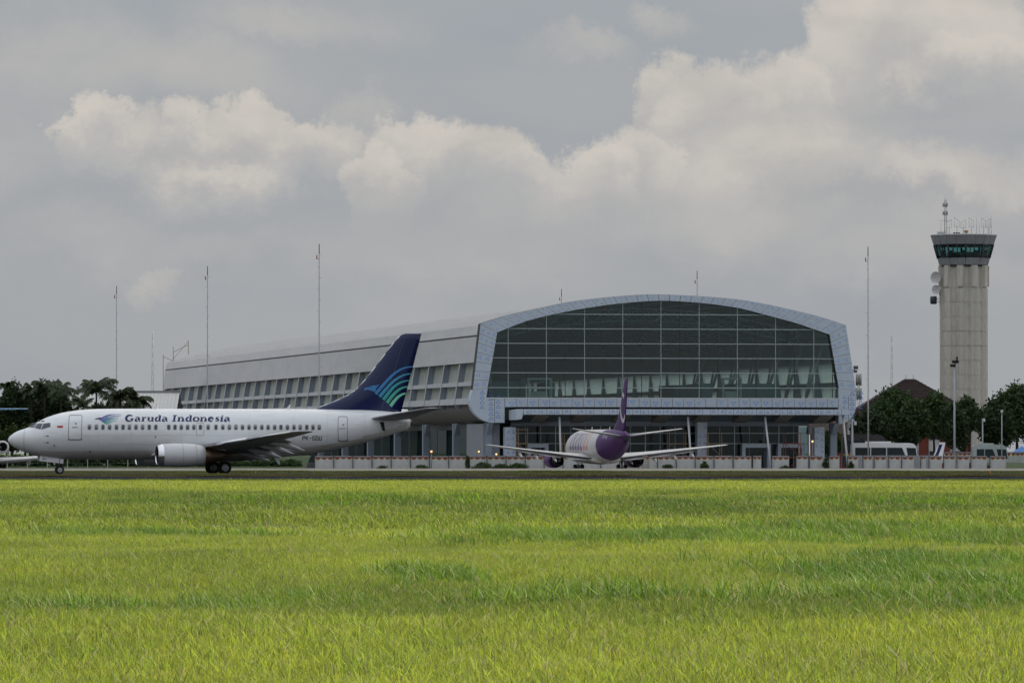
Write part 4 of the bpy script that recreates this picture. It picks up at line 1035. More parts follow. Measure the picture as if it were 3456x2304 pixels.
# ground floor behind the canopy
GFY = 3.2
gz = FU(2200, 1424)[1]
gu0, gu1 = FU(1738, 1480)[0], FU(2747, 1480)[0]
b = MB(); b.box((gu0, GFY - .1, gz), (gu1 + .6, GFY + .6, zb - .1)); b.build('upper_lining', mat('teal grey lining', (.13, .16, .18), .7, var=.2), term)
b = MB(); b.box((gu0, GFY - .25, gz - .5), (gu1, GFY - .1, gz + .1)); b.build('head_beam', M['pilaster'], term)
zs2 = [.0, FU(2200, 1530)[1], FU(2200, 1496)[1], FU(2200, 1461)[1], gz - .5]
xs2 = [gu0 + (gu1 - gu0) * k / 20 for k in range(21)]
for i, u in enumerate(xs2):
    b = MB(); b.box((u - .06, GFY - .08, 0), (u + .06, GFY + .1, gz - .5)); b.build('mullion', M['mullion'] if i % 3 == 0 else M['pilaster'], term)
for z in zs2[2:4]:
    b = MB(); b.box((gu0, GFY - .14, z - .05), (gu1, GFY - .08, z + .05)); b.build('transom', M['mullion'], term)
for i in range(20):
    for j in (0, 2, 3):
        z0, z1 = (zs2[0], zs2[2]) if j == 0 else (zs2[j], zs2[j+1])
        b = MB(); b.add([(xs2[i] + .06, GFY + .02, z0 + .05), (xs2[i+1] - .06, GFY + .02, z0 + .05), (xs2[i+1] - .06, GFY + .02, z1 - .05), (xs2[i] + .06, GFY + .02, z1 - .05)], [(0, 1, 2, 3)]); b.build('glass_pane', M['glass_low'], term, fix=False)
for px0, px1 in ((1702, 1738), (2350, 2383), (2745, 2779)):
    a, c = FU(px0, 1480)[0], FU(px1, 1480)[0]; ztp = FU(px0, 1441)[1] if px0 != 2350 else gz
    b = MB(); b.box((a, -.6, 0), (c, .8, ztp)); pl_ = b.build('clad_pillar', M['film'], term)
    for t in range(6):
        z0 = .3 + t * (ztp - .6) / 6; film_panel([(a, z0), (c, z0), (c, z0 + (ztp - .6) / 6), (a, z0 + (ztp - .6) / 6)], -.68, -.6, pl_, print_n=(2, 1), dark=True, gap=.01)
for px0, px1 in ((2515, 2612), (2636, 2728), (1790, 1860)):
    a, c = FU(px0, 1480)[0], FU(px1, 1480)[0]; z1 = FU(2200, 1497)[1]
    b = MB(); b.box((a, GFY - 1.4, 0), (a + .45, GFY - .2, z1)); b.box((c - .45, GFY - 1.4, 0), (c, GFY - .2, z1)); b.box((a, GFY - 1.42, z1 - .5), (c, GFY - .18, z1)); b.build('door_portal', M['film'], term)
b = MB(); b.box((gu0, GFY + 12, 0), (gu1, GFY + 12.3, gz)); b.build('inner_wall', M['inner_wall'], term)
b = MB(); b.box((gu0, GFY + .2, -.0), (gu1, GFY + 12, .04)); b.build('lower_floor', M['inner_floor'], term)
# roof edge rails at the far gable
b = MB()
for p in ((2.2, 0), (5.0, 0)):
    z = prof[0][1] + (1.6 if p[0] > 3 else .4); b.tube((p[0], LEN - 1, z), (p[0], LEN - 1, z + 2.6), .06, n=5)
b.tube((2.2, LEN - 1, prof[0][1] + 2.0), (5, LEN - 1, prof[0][1] + 3.4), .05, n=5); b.tube((2.2, LEN - 1, prof[0][1] + .8), (5, LEN - 1, prof[0][1] + 4.0), .04, n=5)
b.tube((.4, LEN - .6, 8), (.4, LEN - .6, prof[0][1] + 1.6), .06, n=5); b.tube((.4, LEN - .6, prof[0][1] + 1.2), (2.2, LEN - .6, prof[0][1] + .4), .05, n=5)
b.build('gable_rail', M['timber'], term)
# slits between roof sheets near the crest
for k in range(16):
    i = random.choice((6, 7, 8, 8, 9)); y = 30 + k * 18 + random.uniform(0, 6); L = random.uniform(4, 10)
    p, q = prof[i], prof[i+1]; b = MB(); t0 = random.uniform(.1, .8)
    a = lerp2(p, q, t0); c = lerp2(p, q, t0 + .12); b.add([(a[0], y, a[1] + .05), (a[0], y + L, a[1] + .05), (c[0], y + L, c[1] + .05), (c[0], y, c[1] + .05)], [(0, 1, 2, 3)]); b.build('roof_slit', M['joint'], term, fix=False)

fl = FU(2881, 1240)
b = MB(); b.tube((fl[0] - .3, .3, fl[1] - .5), (fl[0] + .25, .3, fl[1] - .3), .06, n=6); b.cbox((fl[0] + .35, .2, fl[1]), (.55, .4, .45)); b.cbox((fl[0] + .3, .2, fl[1] - .5), (.4, .35, .35)); b.build('flood_lamp', M['antenna_dark'], term)
# scaffolds and work lamps in front of the ground floor
def scaffold(px, w, h, label, m):
    t = thing('scaffold', label, 'scaffold', at(px, 1560, 767) * 1.0, TA); t.location.z = GZ
    t.location.y = 767 + (t.location.x - TX0) * math.tan(TA); s = 0
    n = int(h / 1.8)
    for x in (0, w):
        for y in (0, 1.2):
            b = MB(); b.tube((x, y, 0), (x, y, h), .045, n=6); b.build('standard', m, t)
    for k in range(1, n + 1):
        for y in (0, 1.2):
            b = MB(); b.tube((-.1, y, k * 1.8), (w + .1, y, k * 1.8), .04, n=6); b.build('ledger', m, t)
        b = MB(); b.box((0, 0.1, k * 1.8 - .1), (w, 1.1, k * 1.8 - .05)); b.build('deck', M['timber'], t)
    b = MB(); b.tube((0, 0, 0), (w, 0, 1.8), .03, n=5); b.tube((w, 0, 1.8), (0, 0, 3.6), .03, n=5); b.build('brace', m, t)
scaffold(1750, 1.2, 5.6, 'narrow timber scaffold tower beside the left clad pillar', M['timber'])
scaffold(1905, 1.8, 5.0, 'timber scaffold behind the nose end of the purple airliner', M['timber'])
scaffold(2262, 2.2, 5.2, 'timber scaffold left of the middle clad pillar', M['timber'])
scaffold(2395, 1.8, 5.0, 'timber scaffold right of the middle clad pillar', M['timber'])
scaffold(2660, 2.0, 5.0, 'red primed scaffold in front of the right door portal', M['red_steel'])
M['lamp_glow'] = emit('lit work lamp', (1.0, .45, .16), 2.6)
for px, py, Y, lab in ((1456, 1523, 744.5, 'lit orange work lamp on a thin post at the wall'), (1616, 1523, 766, 'lit work lamp at the terminal corner wall, left one'), (1675, 1532, 766, 'lit work lamp at the terminal corner wall, right one'), (2742, 1489, 766, 'lit work lamp beside the right clad pillar')):
    p = at(px, py, Y); t = thing('work_lamp', lab, 'lamp', (p.x, Y, GZ), 0, 'lit work lamps')
    h = p.z - GZ
    b = MB(); b.tube((0, 0, 0), (0, 0, h - .15), .05, .04, 6); b.build('post', M['strut'], t)
    b = MB(); b.box((-.2, -.02, h - .17), (.2, .16, h + .2)); b.build('housing', M['strut'], t)
    b = MB(); b.loft([[(r * math.cos(i * math.pi / 6), -dy, h + r * math.sin(i * math.pi / 6)) for i in range(12)] for r, dy in ((.11, .03), (.09, .07), (.01, .09))], 0, True, True); b.build('bulb', M['lamp_glow'], t)

# ------------------------------------------------------------------ control tower
M['tower'] = mat('tower concrete', (.53, .495, .44), .85, var=.13, scale=.5, dirt=(.30, .28, .25), dirt_amt=.8, dirt_scale=(.9, .9, .12), bump=.15, bscale=8)
M['tower_cab'] = mat('ribbed cab concrete', (.23, .235, .24), .8, var=.12, scale=.8, dirt=(.14, .14, .145), dirt_amt=.7, dirt_scale=(1.5, 1.5, .1))
M['cab_joint'] = mat('cab dark joint', (.02, .022, .03), .6)
TWY = 905.0; tcx = gx(3253, TWY); sc = TWY / F
tw = thing('control_tower', 'tall ribbed concrete control tower with flared glazed cab', 'tower', (tcx, TWY, GZ))
tz = lambda py: CAMH + (HZ - py) * sc - GZ
RS = 81.5 * sc
def lobed(r, n=100):
    pts = []
    for i in range(n):
        a = 2 * math.pi * i / n; k = (a / (2 * math.pi) * 10 + .18) % 1
        rr = r * (1.0 if k < .62 else .90) * (1 - .012 * math.cos(2*math.pi*k))
        pts.append((rr * math.cos(a), rr * math.sin(a)))
    return pts
rows = [973.5, 1022, 1070.5, 1119, 1168, 1217, 1265.5, 1314, 1362.5, 1411, 1460, 1508, 1556]
pts = lobed(RS); hseg = tz(1022) - tz(1070.5)
b = MB(); b.loft([[(p[0] * .985, p[1] * .985, 0) for p in pts], [(p[0] * .985, p[1] * .985, .05) for p in pts], [(p[0], p[1], .07) for p in pts], [(p[0], p[1], hseg - .02) for p in pts], [(p[0] * .985, p[1] * .985, hseg) for p in pts]], 0, smooth=False)
sme = b.mesh('shaft_segment', M['tower'])
for i in range(len(rows) - 1): link('shaft_segment', sme, tw, (0, 0, tz(rows[i + 1])), (0, 0, 0))
b = MB(); q = lobed(RS * .96); b.loft([[(p[0], p[1], tz(974)) for p in q], [(p[0], p[1], tz(896)) for p in q]], 0, smooth=False); b.build('shaft_head', M['tower'], tw)
for k in range(10):
    a0 = 2 * math.pi * (k + .31 - .18) / 10 - math.pi / 10 * 0
    b = MB(); w = RS * .24
    b.box((RS * .9, -w / 2, tz(968)), (RS * 1.045, w / 2, tz(897))); o = b.build('bracket', M['tower'], tw); o.rotation_euler = (0, 0, a0)
b = MB(); 
def decag(r, z, n=10): return [(r * math.sin(2*math.pi*i/n), -r * math.cos(2*math.pi*i/n), z) for i in range(n)]
r0, r1, r2, r3 = 85 * sc, 91 * sc, 104.5 * sc, 115 * sc
z0, z1, z2, z3 = tz(895), tz(872), tz(826), tz(795)
b.loft([decag(80 * sc, z0 - .25), decag(80 * sc, z0)], 0, True, True, True, smooth=False); b.build('cab_neck', M['cab_joint'], tw)
for k in range(10):
    def face(ra, za, rb_, zb_, name, m, gap=.12, off=0.0, split=1):
        A, B_, Cc, D = decag(ra, za)[k], decag(ra, za)[(k+1) % 10], decag(rb_, zb_)[(k+1) % 10], decag(rb_, zb_)[k]
        for s in range(split):
            t0, t1 = (s + gap / 2 / split) / split if split > 1 else gap / 6, (s + 1 - gap / 2) / split if split > 1 else 1 - gap / 6
            L = lambda P, Q, t: tuple(P[i] + (Q[i] - P[i]) * t for i in range(3))
            q = [L(A, B_, t0), L(A, B_, t1), L(D, Cc, t1), L(D, Cc, t0)]
            b = MB(); nrm = (Vector(q[1]) - Vector(q[0])).cross(Vector(q[3]) - Vector(q[0])).normalized()
            if m is M['teal_glass']: b.add(q, [(0, 1, 2, 3)])
            else: b.add(q + [tuple(Vector(p) - nrm * .25) for p in q], [(0, 1, 2, 3), (0, 4, 5, 1), (1, 5, 6, 2), (2, 6, 7, 3), (3, 7, 4, 0), (4, 7, 6, 5)])
            b.build(name, m, tw, fix=False)
    face(r0, z0, r1, z1, 'cab_lower_panel', M['tower_cab'])
    face(r2, z2, r3, z3, 'cab_parapet_panel', M['tower_cab'], split=2, gap=.05)
    face(r1, z1 + .02, r2, z2 - .02, 'cab_glass', M['teal_glass'], split=2, gap=.16)
b = MB()
for k in range(20):
    A0, A1 = decag(r1 * .985, z1)[k // 2], decag(r1 * .985, z1)[(k // 2 + 1) % 10]; D0, D1 = decag(r2 * .985, z2)[k // 2], decag(r2 * .985, z2)[(k // 2 + 1) % 10]
    t = 0 if k % 2 == 0 else .5
    b.tube([A0[i] + (A1[i] - A0[i]) * t for i in range(3)], [D0[i] + (D1[i] - D0[i]) * t for i in range(3)], .16 if t == 0 else .10, n=6)
b.build('cab_mullions', M['cab_joint'], tw)
b = MB(); b.loft([decag(r1 * .97, z1 - .3), decag(r1 * .97, z1 + .35)], 0, True, True, True, smooth=False); b.build('cab_floor', M['cab_joint'], tw)
b = MB(); b.loft([decag(r2 * .97, z2 - .25), decag(r3 * .985, z3 - .1)], 0, True, True, True, smooth=False); b.build('cab_roof', M['cab_joint'], tw)
b = MB(); b.loft([decag(r2 * .55, z1 + .3), decag(r2 * .55, z1 + .9)], 0, True, True, True, smooth=False)
for k in range(10): a = k * .63 + .2; b.cbox((r2 * .7 * math.cos(a), r2 * .7 * math.sin(a), z1 + .75), (.7, .7, .8))
b.build('cab_consoles', M['inner_wall'], tw)
b = MB(); b.loft([decag(r3 * 1.01, z3 - .02), decag(r3 * 1.01, z3 + .12)], 0, True, True, True, smooth=False); b.build('cab_rim', M['steel_white'], tw)
# antennas on the cab roof
def roofpt(px, dy): return Vector(((px - 3253) * sc + tcx, TWY + dy, GZ + z3 + .12))
M['antenna'] = mat('galvanised antenna', (.42, .42, .42), .5, .4)
am = thing('antenna_mast', 'lattice antenna mast with two ring cages on the control tower roof', 'antenna', roofpt(3191, 0))
hm = (790 - 672) * sc
b = MB()
for a in range(3):
    x, y = .28 * math.cos(a * 2.09), .28 * math.sin(a * 2.09)
    b.tube((x, y, 0), (x * .5, y * .5, hm), .045, .03, 5)
for k in range(12):
    z = hm * k / 12; b.tube((.28, 0, z), (-.14, .24, z + hm / 12), .025, n=4); b.tube((-.14, -.24, z), (.28, 0, z + hm / 12), .025, n=4)
b.tube((0, 0, hm * .9), (0, 0, hm + .6), .04, .02, 5); b.tube((-1.0, 0, hm * .41), (.9, 0, hm * .41), .03, n=5); b.build('mast', M['antenna'], am)
for zz in (.86, .62):
    b = MB()
    for k in range(8): a = k * .785; b.tube((.36 * math.cos(a), .36 * math.sin(a), hm * zz - .3), (.36 * math.cos(a), .36 * math.sin(a), hm * zz + .3), .05, n=5)
    b.tube((0, 0, hm * zz - .22), (0, 0, hm * zz + .22), .3, n=10); b.build('ring_cage', M['antenna'], am)
for i, (px, sgn, top, base) in enumerate(((3204, 1, 738, 790), (3230, -1, 730, 788), (3251, 1, 737, 788), (3279, -1, 730, 788), (3322, -1, 730, 788), (3334, 1, 733, 788))):
    t = thing('folded_antenna', ['folded dipole antenna next to the lattice mast on the tower roof', 'second folded dipole antenna from the lattice mast on the tower roof', 'third folded dipole antenna from the lattice mast, left of the beacon', 'folded dipole antenna right of the beacon on the tower roof', 'folded dipole antenna, last but one at the right of the tower roof', 'rightmost folded dipole antenna on the tower roof'][i], 'antenna', roofpt(px, random.uniform(-1, 1)), 0, 'folded antennas on the tower roof')
    h = (base - top) * sc
    b = MB(); b.tube((0, 0, 0), (0, 0, h * .72), .05, .035, 5); b.build('stem', M['antenna'], t)
    b = MB(); w = .36
    b.tube((-w, 0, h * .45), (w, 0, h * .45), .03, n=5); b.tube((-w * sgn, 0, h * .45), (-w * sgn, 0, h * .78), .028, n=5); b.tube((w * sgn, 0, h * .45), (w * sgn, 0, h), .028, n=5); b.tube((-w * sgn, 0, h * .78), (w * sgn, 0, h), .028, n=5); b.build('loop', M['antenna'], t)
for px, top, lab in ((3297, 727, 'tall thin whip antenna left of the pair near the tower roof right edge'), (3306, 742, 'short whip antenna on the tower roof right half'), (3340, 731, 'thick whip antenna among the right folded antennas'), (3347, 727, 'thin hooked whip antenna at the right end of the tower roof'), (3177, 745, 'faint whip antenna left of the lattice mast')):
    b = MB(); b.tube((0, 0, 0), (0, 0, (789 - top) * sc), .045, .02, 5); o = b.build('whip_antenna', M['antenna']); o.location = roofpt(px, .3); tag(o, lab, 'antenna', 'whip antennas on the tower roof')
bc = thing('beacon', 'small orange rotating beacon drum on the tower roof', 'beacon', roofpt(3261, -.5))
b = MB(); b.tube((0, 0, 0), (0, 0, .12), .24, n=12); b.tube((0, 0, .12), (0, 0, .3), .1, n=8); b.build('base', M['timber'], bc)
b = MB(); b.tube((0, 0, .3), (0, 0, .68), .32, n=14); b.tube((0, 0, .42), (0, 0, .46), .34, n=14); b.tube((0, 0, .56), (0, 0, .6), .34, n=14); b.build('drum', mat('ochre drum', (.38, .22, .07), .5), bc)
wv = thing('wind_sensor', 'dark low propeller shaped sensor on the tower roof', 'sensor', roofpt(3228, -.6))
b = MB(); b.tube((0, 0, 0), (0, 0, .3), .05, n=6); b.build('stem', M['dark'], wv)
b = MB(); b.loft([[(x, r * math.cos(i*.785), .25 + r * math.sin(i*.785)) for i in range(8)] for x, r in ((-.55, .03), (-.4, .12), (-.15, .04), (0, .12), (.15, .04), (.4, .12), (.55, .03))], 0, True, True, True); b.build('rotor', M['dark'], wv)
bk = thing('equipment_rail', 'low grey equipment rail at the left of the tower roof', 'rail', roofpt(3178, -.4))
b = MB(); b.box((-.65, -.1, .05), (.65, .1, .35)); b.build('box', M['antenna'], bk)
b = MB(); b.tube((-.7, 0, .42), (.7, 0, .42), .04, n=6); b.build('handrail', M['antenna'], bk)
for py, r, m, lab, drum in ((937, 20, M['offwhite'], 'large round white dish, topmost on the tower side', 0), (978, 16, M['offwhite'], 'smaller round white dish, middle one on the tower side', 0), (1013, 13.5, None, 'dark drum antenna, lowest on the tower side', 1)):
    t = thing('dish_antenna', lab, 'dish', (tcx - RS - .15, TWY - .6, GZ + tz(py)), 0, 'dishes on the tower side')
    rr = r * sc; n = 20
    if not drum:
        b = MB(); b.loft([[(-.2 - 1.05 * rr * (1 - q * q) * .0 - .5 * rr * q * q + -.3, q * rr * math.cos(2*math.pi*i/n), q * rr * math.sin(2*math.pi*i/n)) for i in range(n)] for q in (.02, .3, .6, .85, 1.0)], 0); o = b.build('reflector', m, t)
        b = MB()
        for a in (0, 2.09, 4.19): b.tube((-.5 - .5 * rr, rr * .9 * math.cos(a), rr * .9 * math.sin(a)), (-.5 - .9 * rr, 0, 0), .02, n=4)
        b.tube((-.5 - .9 * rr, 0, 0), (-.5 - .7 * rr, 0, 0), .07, n=6); b.build('feed', M['antenna'], t)
        t.rotation_euler = (0, 0, R(55))
    else:
        b = MB(); b.loft([[(x, q * math.cos(2*math.pi*i/n), q * math.sin(2*math.pi*i/n)) for i in range(n)] for x, q in ((-.35, .05), (-.35, rr), (-1.2, rr), (-1.3, rr * .8), (-1.32, .02))], 0); b.build('drum', mat('black drum', (.03, .035, .045), .5), t)
    b = MB(); b.tube((-.4, 0, .2), (.3, 0, .25), .05, n=6); b.tube((-.4, 0, -.2), (.3, 0, -.25), .05, n=6); b.tube((.15, 0, -.8), (.15, 0, .8), .06, n=6); b.build('bracket', M['antenna'], t)

# ------------------------------------------------------------------ masts and lamp posts
M['mast'] = mat('galvanised mast', (.33, .33, .33), .5, .3)
mlab = {393: 'thin tall mast behind the palms at the left, shortest looking of three', 700: 'thin tall mast in front of the far half of the terminal roof', 1077: 'thin tall mast rising left of the blue tail fin', 1895: 'mast tip showing above the left part of the arch', 2353: 'mast tip showing above the right part of the arch', 2930: 'thin tall mast between the terminal and the control tower'}
for px, top, Y in ((393, 965, 936), (700, 898, 836), (1077, 823, 747), (1895, 975, 990), (2353, 913, 882), (2930, 832, 757)):
    p = at(px, top, Y); h = p.z - GZ
    t = thing('light_mast', mlab[px], 'mast', (p.x, Y, GZ), 0, 'tall thin masts on the apron')
    b = MB(); b.tube((0, 0, 0), (0, 0, h * .35), .11, .085, 8); b.tube((0, 0, h * .35), (0, 0, h - 1.2), .085, .05, 8); b.build('pole', M['mast'], t)
    b = MB(); b.tube((0, 0, h - 1.25), (0, 0, h), .06, .05, 8); b.build('tip', M['dark'], t)
    b = MB(); b.tube((0, 0, h - 1.9), (-.3, 0, h - 1.9), .03, n=5); b.tube((-.3, 0, h - 1.9), (-.3, 0, h - 1.4), .07, n=6); b.build('obstruction_light', M['red_steel'], t)
    b = MB()
    for k in range(int(h / 1.5)):
        s = -1 if k % 2 else 1; b.tube((0, 0, 2 + k * 1.4), (s * .28, 0, 2 + k * 1.4), .02, n=4)
    b.build('rungs', M['mast'], t)
def lattice(px, top, Y, w, lab, rings=()):
    p = at(px, top, Y); h = p.z - GZ; t = thing('lattice_tower', lab, 'tower', (p.x, Y, GZ), 0, 'far lattice towers')
    b = MB()
    for sx, sy in ((-1, -1), (1, -1), (1, 1), (-1, 1)): b.tube((sx * w, sy * w, 0), (sx * w * .35, sy * w * .35, h), w * .12, w * .08, 5)
    n = 14
    for k in range(n):
        za, zb_ = h * k / n, h * (k + 1) / n; wa, wb = w * (1 - .65 * k / n), w * (1 - .65 * (k + 1) / n)
        b.tube((-wa, -wa, za), (wb, -wb, zb_), w * .06, n=4); b.tube((wa, -wa, za), (-wb, -wb, zb_), w * .06, n=4)
    b.build('frame', M['mast'], t)
    for zr in rings:
        z = CAMH + (HZ - zr) / F * Y - GZ
        b = MB(); b.tube((0, 0, z - 1.2), (0, 0, z + 1.2), w * 1.0, n=8); 
        for k in range(6): a = k * 1.047; b.tube((w * 1.4 * math.cos(a), w * 1.4 * math.sin(a), z - 1.5), (w * 1.4 * math.cos(a), w * 1.4 * math.sin(a), z + 1.5), .18, n=5)
        b.build('antenna_ring', M['mast'], t)
lattice(2898, 1270, 1500, .42, 'lattice radio tower with two antenna rings right of the terminal', (1281, 1329))
lattice(3010, 1128, 2600, .7, 'faint far lattice mast left of the control tower')
lattice(515, 1118, 3000, .8, 'faint far lattice mast at the left above the pale roof')
def lamp_post(px, top, Y, r, lab, heads):
    p = at(px, top, Y); h = p.z - GZ; t = thing('lamp_post', lab, 'lamp post', (p.x, Y, GZ))
    b = MB(); b.tube((0, 0, 0), (0, 0, h), r, r * .55, 12); b.build('pole', mat('lamp post paint', (.42, .44, .48), .5), t)
    for dx, dz, w, hh, m in heads:
        b = MB(); b.cbox((dx, 0, h + dz), (w, .4, hh)); b.tube((0, 0, h - .1), (dx, 0, h + dz), .06, n=6); b.build('lamp_head', m, t)
lamp_post(3221, 1236, 790, .17, 'tall grey floodlight post in front of the control tower', ((-.2, 0.1, .7, .35, M['dark']), (.15, .6, .9, .35, M['dark']), (.35, 1.0, .2, .6, M['dark'])))
lamp_post(3381, 1392, 790, .10, 'slim white lamp post with box head at the right', ((0, .2, .32, .36, M['steel_white']),))
lamp_post(2876, 1412, 775, .20, 'grey post with white box at the terminal right corner', ((.42, -.6, .3, .5, M['steel_white']),))
lamp_post(3316, 1412, 800, .13, 'grey post with small box right of the floodlight post', ((.2, -.2, .3, .45, M['steel_white']),))
# ------------------------------------------------------------------ boundary wall
M['panel'] = mat('white painted wall panel', (.50, .50, .49), .8, var=.08, scale=.8, dirt=(.30, .31, .27), dirt_amt=.55, dirt_scale=(.8, 1, .5))
M['capping'] = mat('grey wall capping', (.27, .27, .28), .8, var=.15)
M['bunt_red'] = mat('red bunting', (.22, .035, .02), .7, var=.3, scale=4)
M['bunt_gold'] = mat('gold bunting edge', (.36, .22, .05), .7, var=.3, scale=4)
M['post_dark'] = mat('dark fence post', (.05, .05, .048), .8)
WY = 745.0
ORD = ['first', 'second', 'third', 'fourth', 'fifth', 'sixth', 'seventh', 'eighth', 'ninth', 'tenth', 'eleventh', 'twelfth', 'thirteenth', 'fourteenth', 'fifteenth', 'sixteenth', 'seventeenth', 'eighteenth', 'nineteenth', 'twentieth']
def wall_panel(px0, px1, Y, ztop, zbot, lab, group, nsc=3, name='boundary_panel', post=True):
    x0, x1 = gx(px0, Y), gx(px1, Y); w = x1 - x0
    t = tag(thing(name, lab, 'wall panel', (x0, Y, zbot), 0, group), kind='thing'); h = ztop - zbot
    b = MB(); b.box((.04, 0, 0), (w - .04, .12, h - .16)); b.build('slab', M['panel'], t)
    b = MB(); b.box((0, -.03, h - .16), (w, .15, h + random.uniform(-.02, .02))); b.build('capping', M['capping'], t)
    if post:
        b = MB(); b.box((-.05, -.17, 0), (.05, -.06, h + random.uniform(-.05, .08))); b.build('post', M['post_dark'], t)
    b = MB(); b.box((.05, -.022, h - .24), (w - .05, -.002, h - .165)); b.build('bunting_band', M['bunt_red'], t)
    for k in range(nsc):
        a, c = .06 + (w - .12) * k / nsc, .06 + (w - .12) * (k + 1) / nsc; m = (a + c) / 2; r = (c - a) / 2 * .92; z = h - .17
        def fan(r, d, y): return [(m + r * math.cos(math.pi + math.pi * i / 8), y, z + d * math.sin(math.pi + math.pi * i / 8)) for i in range(9)]
        d = random.uniform(.26, .36)
        b = MB(); b.add(fan(r, d, -.012), [tuple(range(9))], 1); b.add(fan(r * .82, d * .72, -.018), [tuple(range(9))], 0); b.build('bunting', [M['bunt_red'], M['bunt_gold']], t, fix=False)
segs = []
for k in range(11):
    segs.append((1062 + k * 64.6, 1062 + (k + 1) * 64.6))
for k in range(11): segs.append((1772.6 + k * 63.7, 1772.6 + (k + 1) * 63.7))
segs += [(2474, 2537), (2540, 2570), (2604, 2664), (2686, 2728), (2731, 2777), (2797, 2834), (2860, 2897), (2912, 2945), (2950, 2992), (2999, 3040), (3043, 3085), (3107, 3126), (3135, 3180), (3184, 3224), (3229, 3272), (3276, 3332), (3340, 3395)]
nL = len(segs)
posts = []
for k, (a, c) in enumerate(segs):
    if c < 1780: lab = '%s white wall panel with red bunting from the left wall end' % ORD[k]
    elif c < 2474: lab = '%s white wall panel with bunting right of the leftmost bush group, near the purple airliner' % ORD[k - 11]
    else: lab = '%s white wall panel with red bunting from the right end of the near wall' % ORD[nL - 1 - k]
    wall_panel(a, c, WY, 1.28 + (.02 if k % 2 else 0), GZ, lab, 'near boundary wall panels', 3 if c - a > 50 else 2)
# second wall on the grass bank at the right
for k in range(5):
    wall_panel(3172 + k * 60, 3172 + (k + 1) * 60, 800, 1.78, .35, '%s white bunting panel of the raised rear wall from its left end' % ORD[k], 'rear boundary wall panels', 4, 'boundary_panel', False)
def bank(x, y):
    t = min(max((y - 742) / 50, 0), 1); return GZ + .004 + (.35 - GZ) * t * t * (3 - 2 * t)
M['bank'] = mat('bank grass', (.05, .075, .024), .95, var=.3, scale=.7, bump=.4, bscale=6)
sheet('grass_bank', gx(3398, 745), 140, 735, 830, 0, M['bank'], nx=4, ny=14, zf=bank)
def bankL(x, y):
    t = min(max((y - 762) / 34, 0), 1); return GZ + .004 + 2.0 * t * t * (3 - 2 * t)
sheet('hedge_bank', -140, gx(1056, 800), 755, 860, 0, M['bank'], nx=4, ny=14, zf=bankL)
# dark low fence behind the near wall, by the coaches
b = MB(); b.box((gx(2877, 752), 0, 0), (gx(3165, 752), .06, 2.05)); o = b.build('sheet_fence', M['capping']); o.location = (0, 752, GZ); tag(o, 'grey sheet fence rising just above the near wall beside the white coach', 'fence')
# ladder leaning on the wall
lt = thing('ladder', 'small wooden ladder leaning on the wall right of the purple airliner', 'ladder', (gx(2168, WY) , WY - .45, GZ))
for x in (0, .75):
    b = MB(); b.tube((x, 0, 0), (x, .3, 1.75), .04, n=6); b.build('rail', M['timber'], lt)
for k in range(5):
    b = MB(); b.tube((0, .03 + k * .055, .25 + k * .32), (.75, .03 + k * .055, .25 + k * .32), .03, n=5); b.build('rung', M['timber'], lt)
# ------------------------------------------------------------------ left fence
M['conc_post'] = mat('concrete post', (.42, .42, .40), .8, var=.1)
M['wire'] = mat('fence wire', (.25, .26, .25), .5, .5)
for k in range(9):
    px = -43 + k * 67.8; p = at(px, 1521, 757); h = p.z - GZ
    t = thing('fence_post', '%s slim concrete fence post from the left picture edge, below the white airliner' % ORD[k - 1] if k else 'slim concrete fence post just outside the left edge', 'fence post', (p.x, 757, GZ), 0, 'concrete posts of the left fence')
    b = MB(); b.box((-.045, -.045, 0), (.045, .045, h)); b.build('shaft', M['conc_post'], t)
    b = MB(); b.extr([(-.045, h), (.045, h), (.0, h + .1)], 1, -.045, .045); b.build('tip', M['conc_post'], t)
    if k < 8:
        w = gx(67.8 + 1728, 757)
        for q in range(4):
            b = MB(); z = .4 + q * (h - .6) / 3; b.tube((.045, 0, z), (w - .045, 0, z), .008, n=4); b.build('wire', M['wire'], t)
# orange taxiway marker
for px, lab in ((863, 'small orange marker peg on the verge behind the main wheels'), (3342, 'small orange marker peg on the strip at the right')):
    t = thing('marker_peg', lab, 'marker', (gx(px, 450), 450, .02), 0, 'orange marker pegs')
    b = MB(); b.tube((0, 0, 0), (0, 0, .04), .09, n=10); b.build('base', M['dark'], t)
    b = MB(); b.tube((0, 0, .04), (0, 0, .26), .05, .035, 10); b.build('peg', mat('orange plastic', (.6, .22, .02), .5), t)

# ------------------------------------------------------------------ pale shed at the left
M['shed_roof'] = mat('pale corrugated roof', (.56, .56, .55), .5, var=.06, scale=.4, dirt=(.42, .42, .41), dirt_amt=.5, dirt_scale=(.3, .3, .3))
SY = 1010.0
sh = thing('shed', 'long shed with pale corrugated roof behind the palms', 'shed', (gx(80, SY), SY, GZ))
W = gx(1728 + 500, SY); zr = at(0, 1318, SY).z - GZ; ze = zr - 5.5
b = MB(); b.box((0.3, 10.3, 0), (W - .3, 40, ze)); b.build('walls', M['panel'], sh)
b = MB(); b.add([(0, 8, ze), (W, 8, ze), (W, 24, zr), (0, 24, zr), (W, 42, ze), (0, 42, ze), (0, 8, ze - .2), (W, 8, ze - .2)], [(0, 1, 2, 3), (3, 2, 4, 5), (0, 6, 7, 1)]); rf = b.build('roof', M['shed_roof'], sh, fix=False)
rb = MB(); n = int(W / .62)
for k in range(n):
    x = k * W / n; rb.add([(x, 8, ze + .05), (x + .12, 8, ze + .05), (x + .12, 24, zr + .05), (x, 24, zr + .05)], [(0, 1, 2, 3)])
tag(rb.build('roof_ribs', M['beam'], rf, fix=False), kind='stuff')
